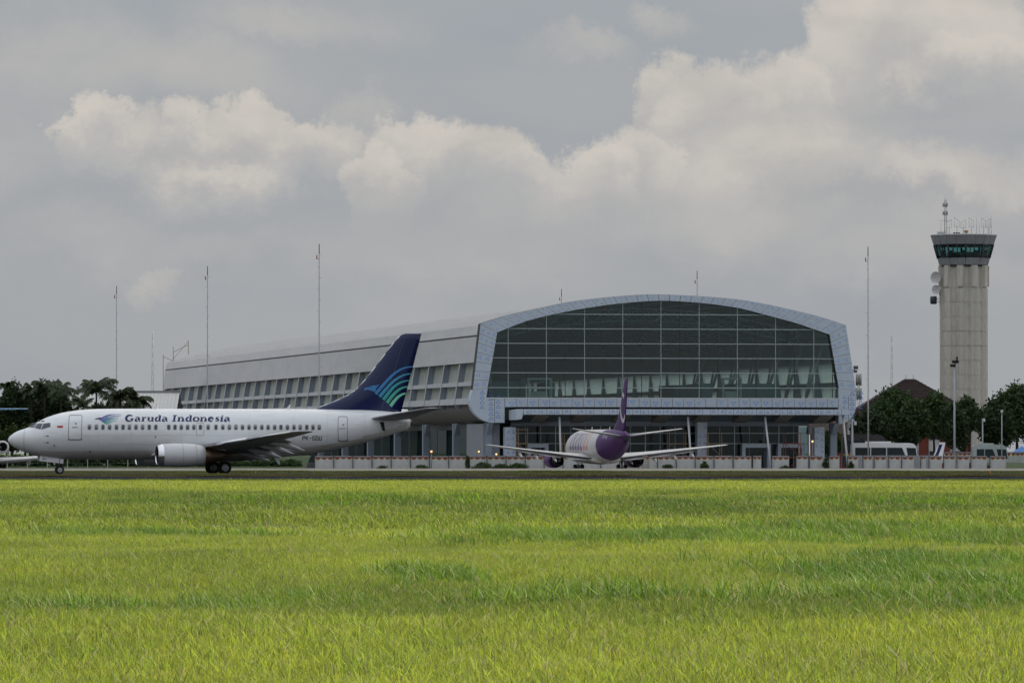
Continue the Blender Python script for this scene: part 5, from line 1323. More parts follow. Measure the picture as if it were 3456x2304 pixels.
b = MB(); b.box((0, 23.6, zr - .05), (W, 24.4, zr + .25)); b.build('ridge', M['capping'], rf)
b = MB(); b.box((7.2, 23.8, zr + .25), (7.7, 24.3, zr + 1.0)); b.build('vent', M['capping'], rf)

# ------------------------------------------------------------------ brown roofed house
HY = 860.0
M['brown_roof'] = mat('dark brown roof tiles', (.032, .017, .017), .8, var=.3, scale=.6, bump=.3, bscale=5)
M['brick_red'] = mat('red wall', (.17, .04, .028), .8, var=.15)
M['house_white'] = mat('white wall', (.58, .58, .57), .8, var=.06)
hs = thing('house', 'big house with dark brown hipped roof and red and white walls behind trees', 'house', (gx(3083, HY), HY, GZ))
hw = gx(1728 + 226, HY); zR = at(0, 1276, HY).z - GZ; zE = at(0, 1402, HY).z - GZ; rd = gx(1728 + 18, HY)
b = MB(); D = 16
b.add([(-hw, 0, zE), (hw, 0, zE), (hw, D, zE), (-hw, D, zE), (-rd, D / 2, zR), (rd, D / 2, zR)], [(0, 1, 5, 4), (1, 2, 5), (2, 3, 4, 5), (3, 0, 4), (0, 3, 2, 1)]); rf = b.build('roof', M['brown_roof'], hs)
for k in range(1, 18):
    t = k / 18; 
    b = MB(); z = zE + (zR - zE) * t; xw = hw + (rd - hw) * t; b.box((-xw, D / 2 * t - .06, z), (xw, D / 2 * t + .1, z + .07)); b.build('tile_course', M['brown_roof'], rf)
for dx in (-.55, .5):
    b = MB(); b.tube((dx, D / 2, zR), (dx, D / 2, zR + .6), .03, n=5); b.build('finial', M['dark'], rf)
b = MB(); b.box((-hw + 1, 1, 0), (hw - 1, D - 1, zE)); b.build('wall', M['house_white'], hs)
for k in range(6):
    x = -hw + 2.0 + k * (2 * hw - 4) / 5
    b = MB(); b.box((x - .7, .72, 0), (x + .7, 1, zE)); b.build('red_pier', M['brick_red'], hs)
for k in range(5):
    for z in (1.2, 4.2):
        x = -hw + 2.0 + (k + .5) * (2 * hw - 4) / 5
        b = MB(); b.box((x - .8, .92, z), (x + .8, 1, z + 1.5)); w_ = b.build('window', M['frame_grey'], hs)
        b = MB(); b.box((x - .7, .89, z + .1), (x + .7, .92, z + 1.4)); b.build('pane', M['pane'], w_)
ax = thing('annex', 'low red walled annex seen under the terminal right corner', 'building', (gx(2745, HY + 40), HY + 40, GZ))
aw = gx(1728 + 190, HY + 40)
b = MB(); b.box((0, 0, 0), (aw, 10, 5.2)); b.build('wall', M['brick_red'], ax)
b = MB(); b.extr([(-.6, 5.2), (10.6, 5.2), (5, 7.4)], 0, -.6, aw + .6); b.build('roof', M['brown_roof'], ax)
b = MB(); b.box((1.5, -.06, 1.0), (3.2, 0, 2.6)); w_ = b.build('window', M['frame_grey'], ax)
b = MB(); b.box((1.6, -.09, 1.1), (3.1, -.06, 2.5)); b.build('pane', M['pane'], w_)
# ------------------------------------------------------------------ coaches
M['coach_glass'] = mat('coach window', (.02, .03, .038), .15, spec=.35)
M['coach_white'] = mat('coach white paint', (.84, .84, .85), .35, var=.04)
def coach(px0, px1, pytop, Y, body, lab, stripe=None, lights=True, glass=3, dirn=1):
    L = gx(px1 - px0 + 1728, Y); H = at(0, pytop, Y).z - GZ
    t = thing('coach', lab, 'bus', (gx(px0, Y), Y, GZ)); Wd = 2.4
    prof = [(0, .45), (L, .45), (L, 1.4), (L - .25, H - .5), (L - .6, H - .12), (L - 1.2, H), (.3, H), (.05, H - .25), (0, 1.2)]
    b = MB(); b.extr(prof, 1, 0, Wd); b.build('body', body, t)
    z0, z1 = H * .5, H * .83; xs = [.5 + (L - 2.6) * k / glass for k in range(glass + 1)]
    for k in range(glass):
        b = MB(); x0, x1 = xs[k] + .06, xs[k+1] - .06; sl = .5 if k == glass - 1 else 0
        b.extr([(x0, z0), (x1 + sl, z0), (x1, z1), (x0, z1)], 1, -.025, .0); b.build('window', M['coach_glass'], t)
    b = MB(); b.extr([(L - 1.35, z0 - .1), (L - .15, z0 - .15), (L - .35, z1 - .05), (L - 1.6, z1)], 1, -.024, .0); b.build('driver_window', M['coach_glass'], t)
    b = MB(); b.add([(L + .012, .15, 1.45), (L + .012, Wd - .15, 1.45), (L - .23, Wd - .15, H - .5), (L - .23, .15, H - .5)], [(0, 1, 2, 3)]); b.build('windscreen', M['coach_glass'], t, fix=False)
    b = MB(); b.box((L * .22, .5, H), (L * .6, Wd - .5, H + .2)); b.build('air_conditioner', body, t)
    if stripe:
        b = MB(); b.box((.2, -.02, z0 - .45), (L - 1.8, 0, z0 - .2)); b.build('stripe', stripe, t)
    for x in (1.8, L - 1.9):
        for y in (.15, Wd - .15): wheel(t, 'wheel', (x, y, .5), .5, .28, M['rim'])
    return t
coach(2872, 3099, 1494, 790, M['coach_white'], 'white coach with dark windows parked behind the near wall', M['frame_grey'])
coach(2842, 2992, 1466, 812, mat('black coach paint', (.05, .045, .05), .4), 'dark coach with yellow side partly hidden behind the white coach', mat('yellow stripe', (.45, .28, .02), .5))
coach(3282, 3404, 1500, 792, mat('silver green minibus paint', (.42, .47, .46), .4), 'pale minibus with dark windows behind the rear wall at the right', None, True, 2)
# small aircraft whose tail shows over the wall
ga = thing('light_aircraft', 'small white aircraft tail with blue stripe above the wall', 'aircraft', (gx(3165, 780), 780, GZ), R(0))
b = MB(); T2 = [(-7, 1.0, .95, .05), (-6, 1.5, .6, .5), (-4, 1.9, .5, .62), (-2, 1.7, .6, .5), (.6, 1.4, .95, .15)]
T3 = [(x + 7, t, bt, w) for x, t, bt, w in T2]
rr = fus_rings(T3, 16); b.loft([[(p[0] - 7, p[1], p[2]) for p in r] for r in rr], 0, True, True, True); b.build('fuselage', M['white'], ga)
b = MB(); b.extr([(-.9, 1.3), (.5, 1.3), (1.0, 3.75), (.2, 3.75)], 1, -.06, .06); fo = b.build('fin', M['white'], ga)
b = MB(); b.extr([(-.75, 1.35), (-.2, 1.35), (.6, 3.45), (.15, 3.5), (-.15, 2.5)], 1, -.075, .075); b.build('tail_stripe', M['text_navy'], fo)
b = MB(); b.box((-.3, -1.8, 1.45), (.6, 1.8, 1.53)); b.build('tailplane', M['white'], ga)
b = MB(); b.box((-5, -4.5, 1.85), (-3.6, 4.5, 2.0)); b.build('wing', M['white'], ga)
b = MB(); b.tube((-5.5, 0, .6), (-5.5, 0, .15), .06); b.tube((-3.6, -.9, .6), (-3.6, -.9, .15), .06); b.tube((-3.6, .9, .6), (-3.6, .9, .15), .06); b.build('undercarriage', M['strut'], ga)
# blue market canopy at the right edge
cp = thing('canopy_tent', 'blue tent canopy at the right picture edge behind the rear wall', 'tent', (gx(3448, 805), 805, GZ))
b = MB(); b.add([(-1.3, -1.3, 2.4), (1.3, -1.3, 2.4), (1.3, 1.3, 2.4), (-1.3, 1.3, 2.4), (0, 0, 3.3)], [(0, 1, 4), (1, 2, 4), (2, 3, 4), (3, 0, 4)]); b.build('cloth', mat('blue tarpaulin', (.10, .24, .55), .7), cp, fix=False)
for x in (-1.25, 1.25):
    for y in (-1.25, 1.25):
        b = MB(); b.tube((x, y, 0), (x, y, 2.42), .03, n=6); b.build('leg', M['mast'], cp)

# ------------------------------------------------------------------ trees
def leafmat(name, col):
    m = bpy.data.materials.new(name); m.use_nodes = True; t = m.node_tree; t.nodes.clear()
    o = t.nodes.new('ShaderNodeOutputMaterial'); d = t.nodes.new('ShaderNodeBsdfDiffuse'); tr = t.nodes.new('ShaderNodeBsdfTranslucent'); gl = t.nodes.new('ShaderNodeBsdfGlossy'); gl.inputs['Roughness'].default_value = .5
    g = t.nodes.new('ShaderNodeNewGeometry'); mx = t.nodes.new('ShaderNodeMix'); mx.data_type = 'RGBA'
    mx.inputs[6].default_value = (*[c * .55 for c in col], 1); mx.inputs[7].default_value = (*[c * 1.5 for c in col], 1)
    t.links.new(g.outputs['Random Per Island'], mx.inputs[0])
    t.links.new(mx.outputs[2], d.inputs[0]); t.links.new(mx.outputs[2], tr.inputs[0])
    a = t.nodes.new('ShaderNodeMixShader'); a.inputs[0].default_value = .3; t.links.new(d.outputs[0], a.inputs[1]); t.links.new(tr.outputs[0], a.inputs[2])
    c = t.nodes.new('ShaderNodeMixShader'); c.inputs[0].default_value = .03; t.links.new(a.outputs[0], c.inputs[1]); t.links.new(gl.outputs[0], c.inputs[2])
    t.links.new(c.outputs[0], o.inputs[0]); return m
M['leaf'] = leafmat('broad leaves', (.050, .085, .026))
M['leaf_dark'] = leafmat('dark leaves', (.036, .062, .022))
M['leaf_light'] = leafmat('light hedge leaves', (.055, .085, .02))
M['palm_leaf'] = leafmat('palm leaflets', (.05, .072, .03))
M['bark'] = mat('bark', (.055, .045, .035), .9, var=.3, bump=.4)
rng = np.random.default_rng(11)
def leaf_cloud(blobs, per, size):
    """quads scattered through and over several ellipsoids (cx,cy,cz,rx,ry,rz)"""
    V = []; Fc = []
    for (cx, cy, cz, rx, ry, rz) in blobs:
        n = int(per * rx * rz)
        d = rng.normal(size=(n, 3)); d /= np.linalg.norm(d, axis=1)[:, None]
        r = rng.random(n) ** .45 * (1 + .16 * rng.normal(size=n))
        P = d * r[:, None] * np.array([rx, ry, rz]) + np.array([cx, cy, cz])
        a = rng.normal(size=(n, 3)) + d * .5; a /= np.linalg.norm(a, axis=1)[:, None]
        t = np.cross(a, rng.normal(size=(n, 3))); t /= np.linalg.norm(t, axis=1)[:, None] + 1e-9
        bt = np.cross(a, t); s = size * (.5 + rng.random(n))[:, None]
        base = len(V) * 1
        Q = np.stack([P - t * s, P + bt * s * .55, P + t * s, P - bt * s * .55], 1).reshape(-1, 3)
        b0 = sum(len(v) for v in V); V.append(Q); Fc.append(np.arange(n * 4).reshape(-1, 4) + b0)
    return np.concatenate(V), np.concatenate(Fc)
def leaf_obj(name, V, Fc, m, parent=None):
    me = bpy.data.meshes.new(name); me.from_pydata(V.tolist(), [], Fc.tolist()); me.materials.append(m); me.update()
    return link(name, me, parent)
def tree(px, ptop, pbot, wpx, Y, lab, m, zbase=GZ, per=430, size=.23, group='trees at the right', nb=9, name='broadleaf_tree'):
    s = Y / F; top = at(px, ptop, Y).z; low = at(px, pbot, Y).z; hw = wpx * s / 2; H = top - low
    t = thing(name, lab, 'tree', (gx(px, Y), Y, zbase), 0, group); o = zbase
    blobs = []
    for k in range(nb):
        a = k * 2.399; rr = math.sqrt((k + .3) / nb) * .68
        x, y = rr * hw * math.cos(a), rr * hw * math.sin(a) * .8
        zc = low - o + H * (.30 + .42 * (1 - rr) + random.uniform(-.12, .16)); q = random.uniform(.34, .52)
        blobs.append((x, y, zc, hw * q * 1.1, hw * q, H * q * .72))
    blobs.append((0, 0, low - o + H * .80, hw * .36, hw * .36, H * .22))
    V, Fc = leaf_cloud(blobs, per, size); leaf_obj('crown', V, Fc, m, t)
    b = MB(); zt_ = low - o + H * .35
    b.path([(0, 0, 0), (.1, 0, zt_ * .5), (0, .1, zt_)], [max(.18, hw * .07), max(.14, hw * .055), .1], 8); tr = b.build('trunk', M['bark'], t)
    for k in range(5):
        x, y, z, *_ = blobs[k * 2 % len(blobs)]
        b = MB(); b.path([(0, .05, zt_ * .7), (x * .5, y * .5, (zt_ * .7 + z) / 2 + .2), (x, y, z)], [.11, .07, .03], 6); b.build('limb', M['bark'], tr)
    return t
tree(3022, 1318, 1470, 175, 828, 'round topped tree left of the house roof peak', M['leaf'])
tree(2940, 1378, 1530, 170, 815, 'low spreading dark tree beside the terminal corner', M['leaf_dark'])
tree(3050, 1400, 1520, 100, 815, 'dark tree behind the white coach, below the roof peak', M['leaf_dark'])
tree(3150, 1334, 1500, 150, 822, 'broad tree in front of the right slope of the brown roof', M['leaf'])
tree(3215, 1362, 1530, 105, 812, 'narrow dark tree behind the floodlight post', M['leaf_dark'])
tree(3268, 1342, 1480, 105, 832, 'tree in front of the control tower foot', M['leaf'])
tree(3355, 1348, 1515, 130, 826, 'dark tree directly right of the control tower', M['leaf_dark'])
tree(3430, 1300, 1500, 190, 832, 'tallest tree at the right picture edge', M['leaf'])
tree(3090, 1352, 1500, 110, 818, 'tree filling the gap below the house roof peak', M['leaf'])
tree(2982, 1362, 1510, 110, 820, 'rounded tree left below the house roof slope', M['leaf'])
tree(3500, 1320, 1530, 130, 838, 'tree cut by the right picture edge', M['leaf_dark'])
tree(3580, 1312, 1530, 150, 840, 'first tree beyond the right picture edge', M['leaf'])
tree(3670, 1330, 1530, 140, 836, 'second tree beyond the right picture edge', M['leaf_dark'])
tree(2805, 1455, 1540, 90, 835, 'low bushy tree seen under the terminal right corner', M['leaf'])
GL_ = 'trees at the left'
tree(40, 1318, 1500, 140, 830, 'dark tree at the left picture edge behind the blue tailplane', M['leaf_dark'], zbase=GZ + 2, group=GL_)
tree(140, 1308, 1510, 170, 836, 'dark tree below the left palm group', M['leaf_dark'], zbase=GZ + 2, group=GL_)
tree(210, 1335, 1510, 110, 830, 'dark tree right below the left palm group', M['leaf_dark'], zbase=GZ + 2, group=GL_)
tree(85, 1312, 1505, 120, 838, 'dark tree under the left palm of the left group', M['leaf_dark'], zbase=GZ + 2, group=GL_)
tree(182, 1316, 1510, 110, 838, 'dark tree under the two right palms of the left group', M['leaf_dark'], zbase=GZ + 2, group=GL_)
tree(380, 1362, 1520, 110, 838, 'dark tree between the tall palm and the rightmost palm', M['leaf_dark'], zbase=GZ + 2, group=GL_)
tree(-40, 1345, 1510, 110, 832, 'tree just outside the left picture edge', M['leaf'], zbase=GZ + 2, group=GL_)
tree(330, 1366, 1520, 120, 835, 'dark tree below the two right palms, above the airliner roof', M['leaf_dark'], zbase=GZ + 2, group=GL_)
tree(430, 1362, 1520, 130, 836, 'dark tree below the rightmost palm, above the airliner roof', M['leaf_dark'], zbase=GZ + 2, group=GL_)
for k, px in enumerate((-20, 40, 100, 160)):
    tree(px, 1432 + (k % 2) * 6, 1545, 80, 812, '%s light green hedge shrub from the left edge behind the airliner nose' % ORD[k], M['leaf_light'], zbase=GZ + 1.9, per=600, size=.17, group='hedge shrubs at the left', nb=7, name='hedge_shrub')
for k in range(17):
    tree(-10 + k * 62, 1531 + (k % 3) * 3 + (14 if k > 8 else 0), 1580, 84, 775, '%s low dark shrub from the left behind the concrete fence posts' % ORD[k], M['leaf'], zbase=GZ + .3, per=700, size=.13, group='shrubs behind the fence posts', nb=6, name='low_shrub')
for k, (px, w, pt) in enumerate(((1578, 14, 1532), (1625, 62, 1556), (1690, 60, 1560), (1745, 60, 1557), (1290, 40, 1566), (1425, 50, 1566), (2255, 34, 1562), (2378, 26, 1552), (2650, 30, 1566), (2786, 20, 1540), (2870, 20, 1552))):
    tree(px, pt + 4, 1592, w * 1.25, 742 + 0.3 * k, ['tall narrow weed column at the wall joint', 'dark bush at the wall under the purple airliner wing tip', 'second dark bush at the wall left of the purple engine', 'third dark bush at the wall just left of the purple engine', 'small bush at the wall below the airliner tail cone', 'small bush at the wall below the lit work lamp', 'round dark bush at the wall right of the purple airliner', 'weed at the wall below the middle pillar', 'small weed beside the wall opening', 'weed in the wall gap by the right pillar', 'weed at the wall gap by the terminal right corner'][k], M['leaf'], per=900, size=.11, group='weeds and bushes along the wall', nb=6, name='bush')
# palms
def palm(px, pyc, Y, flen, nfr, lab, seed):
    r = random.Random(seed); c = at(px, pyc, Y); zb = GZ + 2; t = thing('palm_tree', lab, 'palm', (gx(px, Y), Y, zb), 0, 'palms at the left'); h = c.z - zb
    b = MB(); b.path([(0, 0, 0), (.08, 0, h * .5), (0, 0, h)], [.2, .15, .12], 8); b.build('trunk', M['bark'], t)
    for k in range(nfr):
        a = 2 * math.pi * k / nfr + r.uniform(-.2, .2); e0 = r.uniform(.15, 1.35); L = flen * r.uniform(.8, 1.15); n = 12
        pts = []; p = Vector((0, 0, h)); el_ = e0
        for i in range(n + 1):
            pts.append(p.copy()); p = p + Vector((math.cos(a) * math.cos(el_), math.sin(a) * math.cos(el_), math.sin(el_))) * (L / n); el_ -= (.10 + .10 * i / n) * (1.25 - .3 * e0)
        b = MB(); b.path(pts, [.035 * (1 - .8 * i / n) for i in range(n + 1)], 5); fo = b.build('frond', M['palm_leaf'], t)
        V = []; Fc = []
        side = Vector((-math.sin(a), math.cos(a), 0))
        for i in range(1, n):
            d = (pts[i+1] - pts[i-1]).normalized()
            for sub in (0, .5):
                q = pts[i].lerp(pts[i+1], sub)
                for s in (-1, 1):
                    ll = .95 * flen / 2.6 * math.sin(math.pi * (.12 + .82 * i / n)) * r.uniform(.8, 1.2)
                    tip = q + side * s * ll * .62 + d * ll * .35 + Vector((0, 0, -ll * r.uniform(.45, .85)))
                    w = d * .085; j = len(V); V += [tuple(q - w), tuple(q + w), tuple(tip.lerp(q, .4) + w * 1.3), tuple(tip)]; Fc.append((j, j + 1, j + 2, j + 3))
        me = bpy.data.meshes.new('leaflets'); me.from_pydata(V, [], Fc); me.materials.append(M['palm_leaf']); me.update(); link('leaflets', me, fo)
palm(325, 1322, 822, 3.5, 17, 'tall palm left of the pale shed roof middle', 1)
palm(405, 1342, 824, 3.2, 17, 'bushy palm right of the tall palm', 2)
palm(462, 1352, 826, 2.9, 15, 'rightmost palm in front of the pale shed', 3)
palm(205, 1318, 824, 2.6, 14, 'rightmost palm of the left palm group', 4)
palm(150, 1312, 826, 2.6, 14, 'middle palm of the left palm group', 5)
palm(105, 1318, 828, 2.4, 13, 'left palm of the left palm group', 6)
palm(24, 1308, 834, 1.7, 12, 'small pale palm near the left picture edge', 7)
palm(282, 1372, 818, 2.4, 12, 'low palm left of the tall palm, above the airliner roof', 8)

# ------------------------------------------------------------------ grass field
def grassmat(name, lo, hi, patchy=True, tr=.45):
    m = bpy.data.materials.new(name); m.use_nodes = True; t = m.node_tree; t.nodes.clear()
    N = lambda k: t.nodes.new(k); Lk = t.links.new
    o = N('ShaderNodeOutputMaterial'); d = N('ShaderNodeBsdfDiffuse'); tl = N('ShaderNodeBsdfTranslucent'); gl = N('ShaderNodeBsdfGlossy'); gl.inputs['Roughness'].default_value = .5
    g = N('ShaderNodeNewGeometry'); oi = N('ShaderNodeObjectInfo')
    n1 = N('ShaderNodeTexNoise'); n1.inputs['Scale'].default_value = 1.0; n1.inputs['Detail'].default_value = 5; n1.inputs['Roughness'].default_value = .62
    mp = N('ShaderNodeMapping'); mp.inputs['Scale'].default_value = (.30, .085, 0); Lk(oi.outputs['Location'], mp.inputs[0]); Lk(mp.outputs[0], n1.inputs['Vector'])
    r1 = N('ShaderNodeMapRange'); r1.inputs[1].default_value = .36; r1.inputs[2].default_value = .62
    if patchy:
        # greener and darker swards run in broad drifts across the field
        sx = N('ShaderNodeSeparateXYZ'); Lk(oi.outputs['Location'], sx.inputs[0])
        n2 = N('ShaderNodeTexNoise'); n2.inputs['Scale'].default_value = .05; n2.inputs['Detail'].default_value = 3; Lk(oi.outputs['Location'], n2.inputs['Vector'])
        mu2 = N('ShaderNodeMath'); mu2.operation = 'MULTIPLY_ADD'; mu2.inputs[1].default_value = .22; mu2.inputs[2].default_value = -.11; Lk(n2.outputs[0], mu2.inputs[0])
        yy = N('ShaderNodeMath'); yy.operation = 'LOGARITHM'; yy.inputs[1].default_value = 10; Lk(sx.outputs[1], yy.inputs[0])
        ya = N('ShaderNodeMath'); ya.operation = 'ADD'; Lk(yy.outputs[0], ya.inputs[0]); Lk(mu2.outputs[0], ya.inputs[1])
        mr = N('ShaderNodeMapRange'); mr.inputs[1].default_value = 1.5; mr.inputs[2].default_value = 2.6; Lk(ya.outputs[0], mr.inputs[0])
        cr = N('ShaderNodeValToRGB'); el_ = cr.color_ramp.elements; lg = lambda y: (math.log10(y) - 1.5) / 1.1
        for y_, v in ((33, .62), (53, .62), (56, .30), (64, .36), (72, .45), (95, .55), (118, .60), (138, .44), (160, .26), (190, .20), (225, .44), (255, .66), (350, .62)):
            q = el_.new(lg(y_)); q.color = (v, v, v, 1)
        el_.remove(el_[0]); el_.remove(el_[-1]); Lk(mr.outputs[0], cr.inputs[0])
        ad = N('ShaderNodeMath'); ad.operation = 'ADD'; Lk(cr.outputs[0], ad.inputs[0]); s2 = N('ShaderNodeMath'); s2.operation = 'SUBTRACT'; s2.inputs[1].default_value = .5; Lk(n1.outputs[0], s2.inputs[0]); Lk(s2.outputs[0], ad.inputs[1]); Lk(ad.outputs[0], r1.inputs[0])
        r1.inputs[1].default_value = .12; r1.inputs[2].default_value = .68
    else: Lk(n1.outputs[0], r1.inputs[0])
    c1 = N('ShaderNodeMix'); c1.data_type = 'RGBA'; c1.inputs[6].default_value = (*lo, 1); c1.inputs[7].default_value = (*hi, 1); Lk(r1.outputs[0], c1.inputs[0])
    # blade to blade
    c2 = N('ShaderNodeHueSaturation'); Lk(c1.outputs[2], c2.inputs['Color'])
    rv = N('ShaderNodeMapRange'); rv.inputs[3].default_value = .48; rv.inputs[4].default_value = 1.5; Lk(g.outputs['Random Per Island'], rv.inputs[0]); Lk(rv.outputs[0], c2.inputs['Value'])
    rh = N('ShaderNodeMapRange'); rh.inputs[3].default_value = .475; rh.inputs[4].default_value = .515; Lk(oi.outputs['Random'], rh.inputs[0]); Lk(rh.outputs[0], c2.inputs['Hue'])
    # a few dry straws
    th = N('ShaderNodeMath'); th.operation = 'GREATER_THAN'; th.inputs[1].default_value = .96
    fr = N('ShaderNodeMath'); fr.operation = 'FRACT'; mu = N('ShaderNodeMath'); mu.operation = 'MULTIPLY'; mu.inputs[1].default_value = 17.3; Lk(g.outputs['Random Per Island'], mu.inputs[0]); Lk(mu.outputs[0], fr.inputs[0]); Lk(fr.outputs[0], th.inputs[0])
    c3 = N('ShaderNodeMix'); c3.data_type = 'RGBA'; c3.inputs[7].default_value = (.34, .30, .14, 1); Lk(th.outputs[0], c3.inputs[0]); Lk(c2.outputs[0], c3.inputs[6])
    Lk(c3.outputs[2], d.inputs[0]); Lk(c3.outputs[2], tl.inputs[0])
    a = N('ShaderNodeMixShader'); a.inputs[0].default_value = tr; Lk(d.outputs[0], a.inputs[1]); Lk(tl.outputs[0], a.inputs[2])
    c = N('ShaderNodeMixShader'); c.inputs[0].default_value = .018; Lk(a.outputs[0], c.inputs[1]); Lk(gl.outputs[0], c.inputs[2]); Lk(c.outputs[0], o.inputs[0])
    return m
M['grass'] = grassmat('field grass', (.085, .150, .022), (.305, .37, .042), tr=.5)
M['grass_tall'] = grassmat('tall tuft grass', (.085, .165, .016), (.165, .265, .026), False)
M['grass_dull'] = grassmat('verge grass', (.10, .16, .035), (.15, .18, .04), False, tr=.3)
M['grass_brown'] = grassmat('dry verge grass', (.12, .10, .04), (.16, .12, .045), False, tr=.2)
def tuft_mesh(name, m, nbl, rad, h0, h1, w, seed, lean=1.0, bend=.7):
    r = np.random.default_rng(seed); V = []; Fc = []
    for k in range(nbl):
        a = r.random() * 6.283; q = rad * math.sqrt(r.random()); x, y = q * math.cos(a), q * math.sin(a)
        h = h0 + (h1 - h0) * r.random() ** 1.3
        da = r.random() * 6.283; ln = lean * h * r.random() ; wd = w * (.6 + .8 * r.random())
        wx, wy = math.cos(da + 1.57 + r.normal() * .5) * wd / 2, math.sin(da + 1.57 + r.normal() * .5) * wd / 2
        j = len(V); bx = -.07 * h   # the breeze leans every blade to the left
        for i, t in enumerate((0, .4, .75)):
            ox = x + math.cos(da) * ln * t ** 1.6 + bx * t * t; oy = y + math.sin(da) * ln * t ** 1.6; z = h * (t - bend * .25 * t * t)
            ww = 1 - .35 * t
            V += [(ox - wx * ww, oy - wy * ww, z), (ox + wx * ww, oy + wy * ww, z)]
        V.append((x + math.cos(da) * ln + bx, y + math.sin(da) * ln, h * (1 - bend * .25)))
        Fc += [(j, j+1, j+3, j+2), (j+2, j+3, j+5, j+4), (j+4, j+5, j+6)]
    me = bpy.data.meshes.new(name); me.from_pydata(V, [], Fc); me.materials.append(m); me.update(); return me
tufts = bpy.data.collections.new('grass_tufts')
def scatter(name, pts, kinds, rots, scls, sources, label):
    col = bpy.data.collections.new(name + '_tufts')
    for i, me in enumerate(sources):
        o = bpy.data.objects.new('%s_tuft_%02d' % (name, i), me); col.objects.link(o)
    me = bpy.data.meshes.new(name); me.vertices.add(len(pts)); me.vertices.foreach_set('co', np.asarray(pts, np.float32).ravel())
    for nm, tp, dat, fld in (('kind', 'INT', kinds, 'value'), ('scl', 'FLOAT', scls, 'value')):
        at_ = me.attributes.new(nm, tp, 'POINT'); at_.data.foreach_set(fld, np.asarray(dat, np.int32 if tp == 'INT' else np.float32))
    at_ = me.attributes.new('rot', 'FLOAT_VECTOR', 'POINT'); at_.data.foreach_set('vector', np.asarray(rots, np.float32).ravel())
    me.update(); o = link(name, me)
    ng = bpy.data.node_groups.new(name + '_scatter', 'GeometryNodeTree')
    ng.interface.new_socket('Geometry', in_out='INPUT', socket_type='NodeSocketGeometry'); ng.interface.new_socket('Geometry', in_out='OUTPUT', socket_type='NodeSocketGeometry')
    N = ng.nodes.new; gi, go = N('NodeGroupInput'), N('NodeGroupOutput'); ip = N('GeometryNodeInstanceOnPoints'); ci = N('GeometryNodeCollectionInfo')
    ci.inputs['Collection'].default_value = col; ci.inputs['Separate Children'].default_value = True; ci.inputs['Reset Children'].default_value = True
    def attr(nm, tp):
        n = N('GeometryNodeInputNamedAttribute'); n.data_type = tp; n.inputs['Name'].default_value = nm; return n.outputs['Attribute']
    Lk = ng.links.new
    Lk(gi.outputs[0], ip.inputs['Points']); Lk(ci.outputs[0], ip.inputs['Instance']); ip.inputs['Pick Instance'].default_value = True
    Lk(attr('kind', 'INT'), ip.inputs['Instance Index']); Lk(attr('scl', 'FLOAT'), ip.inputs['Scale'])
    er = N('FunctionNodeEulerToRotation'); Lk(attr('rot', 'FLOAT_VECTOR'), er.inputs[0]); Lk(er.outputs[0], ip.inputs['Rotation'])
    Lk(ip.outputs[0], go.inputs[0])
    md = o.modifiers.new('scatter', 'NODES'); md.node_group = ng
    tag(o, label, 'grass', kind='stuff'); return o
def points(n, y0, y1, power=1.0, margin=4.0, x_half=.0864 * 1.06):
    # even per square metre when power = 1
    u = rng.random(n); y = np.sqrt(y0 * y0 + u * (y1 * y1 - y0 * y0)) if power == 1 else y0 + (y1 - y0) * u
    x = (rng.random(n) * 2 - 1) * (y * x_half + margin)
    return x, y
M['straw'] = mat('dry seed straw', (.34, .30, .15), .8, var=.25)
near = [tuft_mesh('near_tuft', M['grass'], 80, .28, .05, .21, .0075, s) for s in range(5)] + [tuft_mesh('tall_tuft', M['grass_tall'], 46, .22, .15, .38, .013, 50 + s, 1.1, .9) for s in range(2)] + [tuft_mesh('seed_stalks', M['straw'], 8, .2, .16, .30, .005, 60, .6, .5)]
far = [tuft_mesh('far_tuft', M['grass'], 64, .62, .07, .23, .017, 20 + s) for s in range(4)] + [tuft_mesh('far_tall_tuft', M['grass_tall'], 50, .5, .18, .40, .022, 70 + s, .9, .8) for s in range(2)] + [tuft_mesh('far_seed_stalks', M['straw'], 9, .4, .14, .28, .009, 61, .6, .5)]
TUSSOCKS = [(.9, 108, 1.6, 3.0), (2.6, 107, 1.3, 3.0), (6.4, 107, 1.6, 3.5), (8.2, 106, 1.2, 4), (-1.0, 73, .5, 2.0), (4.6, 78, 1.0, 3.0), (5.2, 72, 1.2, 3.0), (5.9, 84, 1.1, 3.5), (-2.6, 62, .8, 1.6), (-4.0, 60, .7, 1.5), (.6, 60, .6, 1.4), (4.0, 60, 1.4, 2.0), (-6.8, 112, 1.6, 4.0), (12, 185, 4, 6), (-4, 190, 4, 6), (4, 110, 2, 2)]
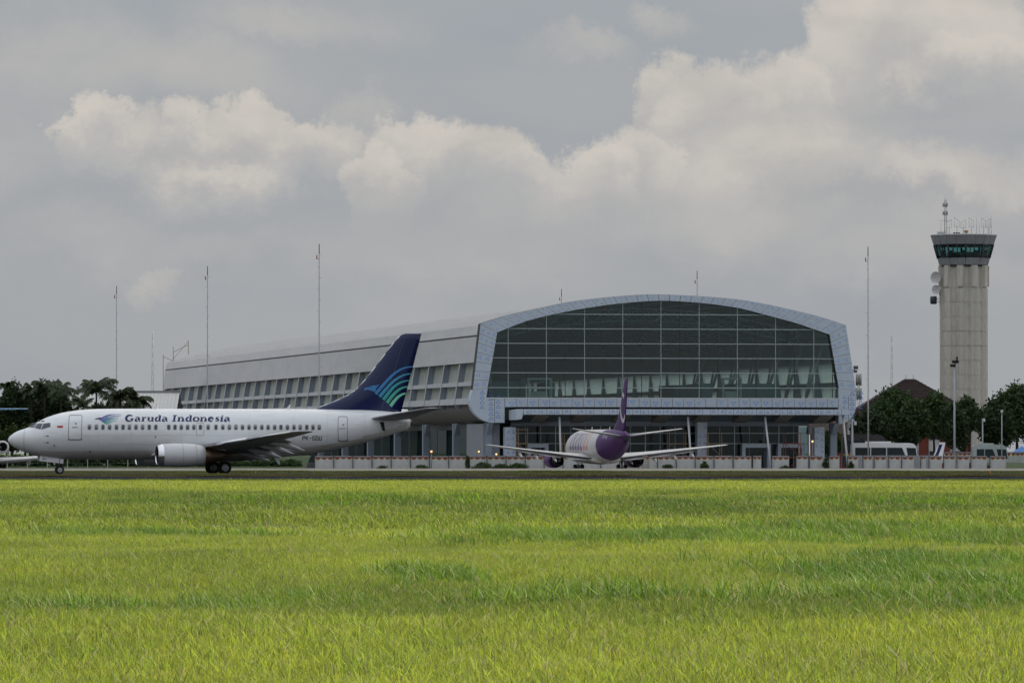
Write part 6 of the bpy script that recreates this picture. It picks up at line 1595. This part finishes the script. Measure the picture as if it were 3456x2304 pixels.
def mk(n, y0, y1, nk, ntall, ptall, margin):
    x, y = points(n, y0, y1, margin=margin); z = np.array([fieldz(a, b_) for a, b_ in zip(x, y)])
    # tall darker tussocks come in drifts
    dr = np.zeros(n)
    for cx, cy, rx, ry in TUSSOCKS:
        dr = np.maximum(dr, np.exp(-((x - cx) / rx) ** 2 - ((y - cy) / ry) ** 2))
    k = rng.integers(0, nk, n); tall = rng.random(n) < np.clip(dr * 1.2 * (.6 + .5 * np.sin(x * 3.1 + y)), 0, 1) * ptall; k[tall] = nk + rng.integers(0, ntall, tall.sum()); k[rng.random(n) < .012] = nk + ntall
    rot = np.stack([rng.normal(size=n) * .06, rng.normal(size=n) * .06, (rng.random(n) - .5) * 3.0], 1)
    return np.stack([x, y, z], 1), k, rot, (.75 + .5 * rng.random(n)) * (.92 + .16 * np.sin(x * .7) * np.sin(y * .33))
scatter('near_grass', *mk(54000, 30, 112, 5, 2, 1.0, 7.0), near, 'long sunlit yellow green grass nearest the camera')
scatter('far_grass', *mk(49000, 108, 337, 4, 2, .8, 8.0), far, 'sunlit yellow green grass stretching to the taxiway')
# duller verge and strip grass
vg = [tuft_mesh('verge_tuft', M['grass_brown'], 40, .9, .03, .09, .03, 90 + s) for s in range(2)] + [tuft_mesh('strip_tuft', M['grass_dull'], 40, .9, .03, .10, .03, 95 + s) for s in range(2)]
n = 9000; y = np.concatenate([rng.uniform(414, 453, n), rng.uniform(485, 527, n)]); x = (rng.random(2 * n) * 2 - 1) * 60
k = np.concatenate([np.where(rng.random(n) < .2, 2, 0) + rng.integers(0, 2, n), np.where(rng.random(n) < .9, 2, 0) + rng.integers(0, 2, n)])
rot = np.stack([np.zeros(2 * n), np.zeros(2 * n), rng.random(2 * n) * 6.28], 1)
sc_ = .7 + .5 * rng.random(2 * n) + .5 * (np.sin(x * .35) * np.sin(x * .13 + 1) > .35)
scatter('verge_grass', np.stack([x, y, np.full(2 * n, .02)], 1), k, rot, sc_, vg, 'short dull brown and green verge grass beyond the taxiway')
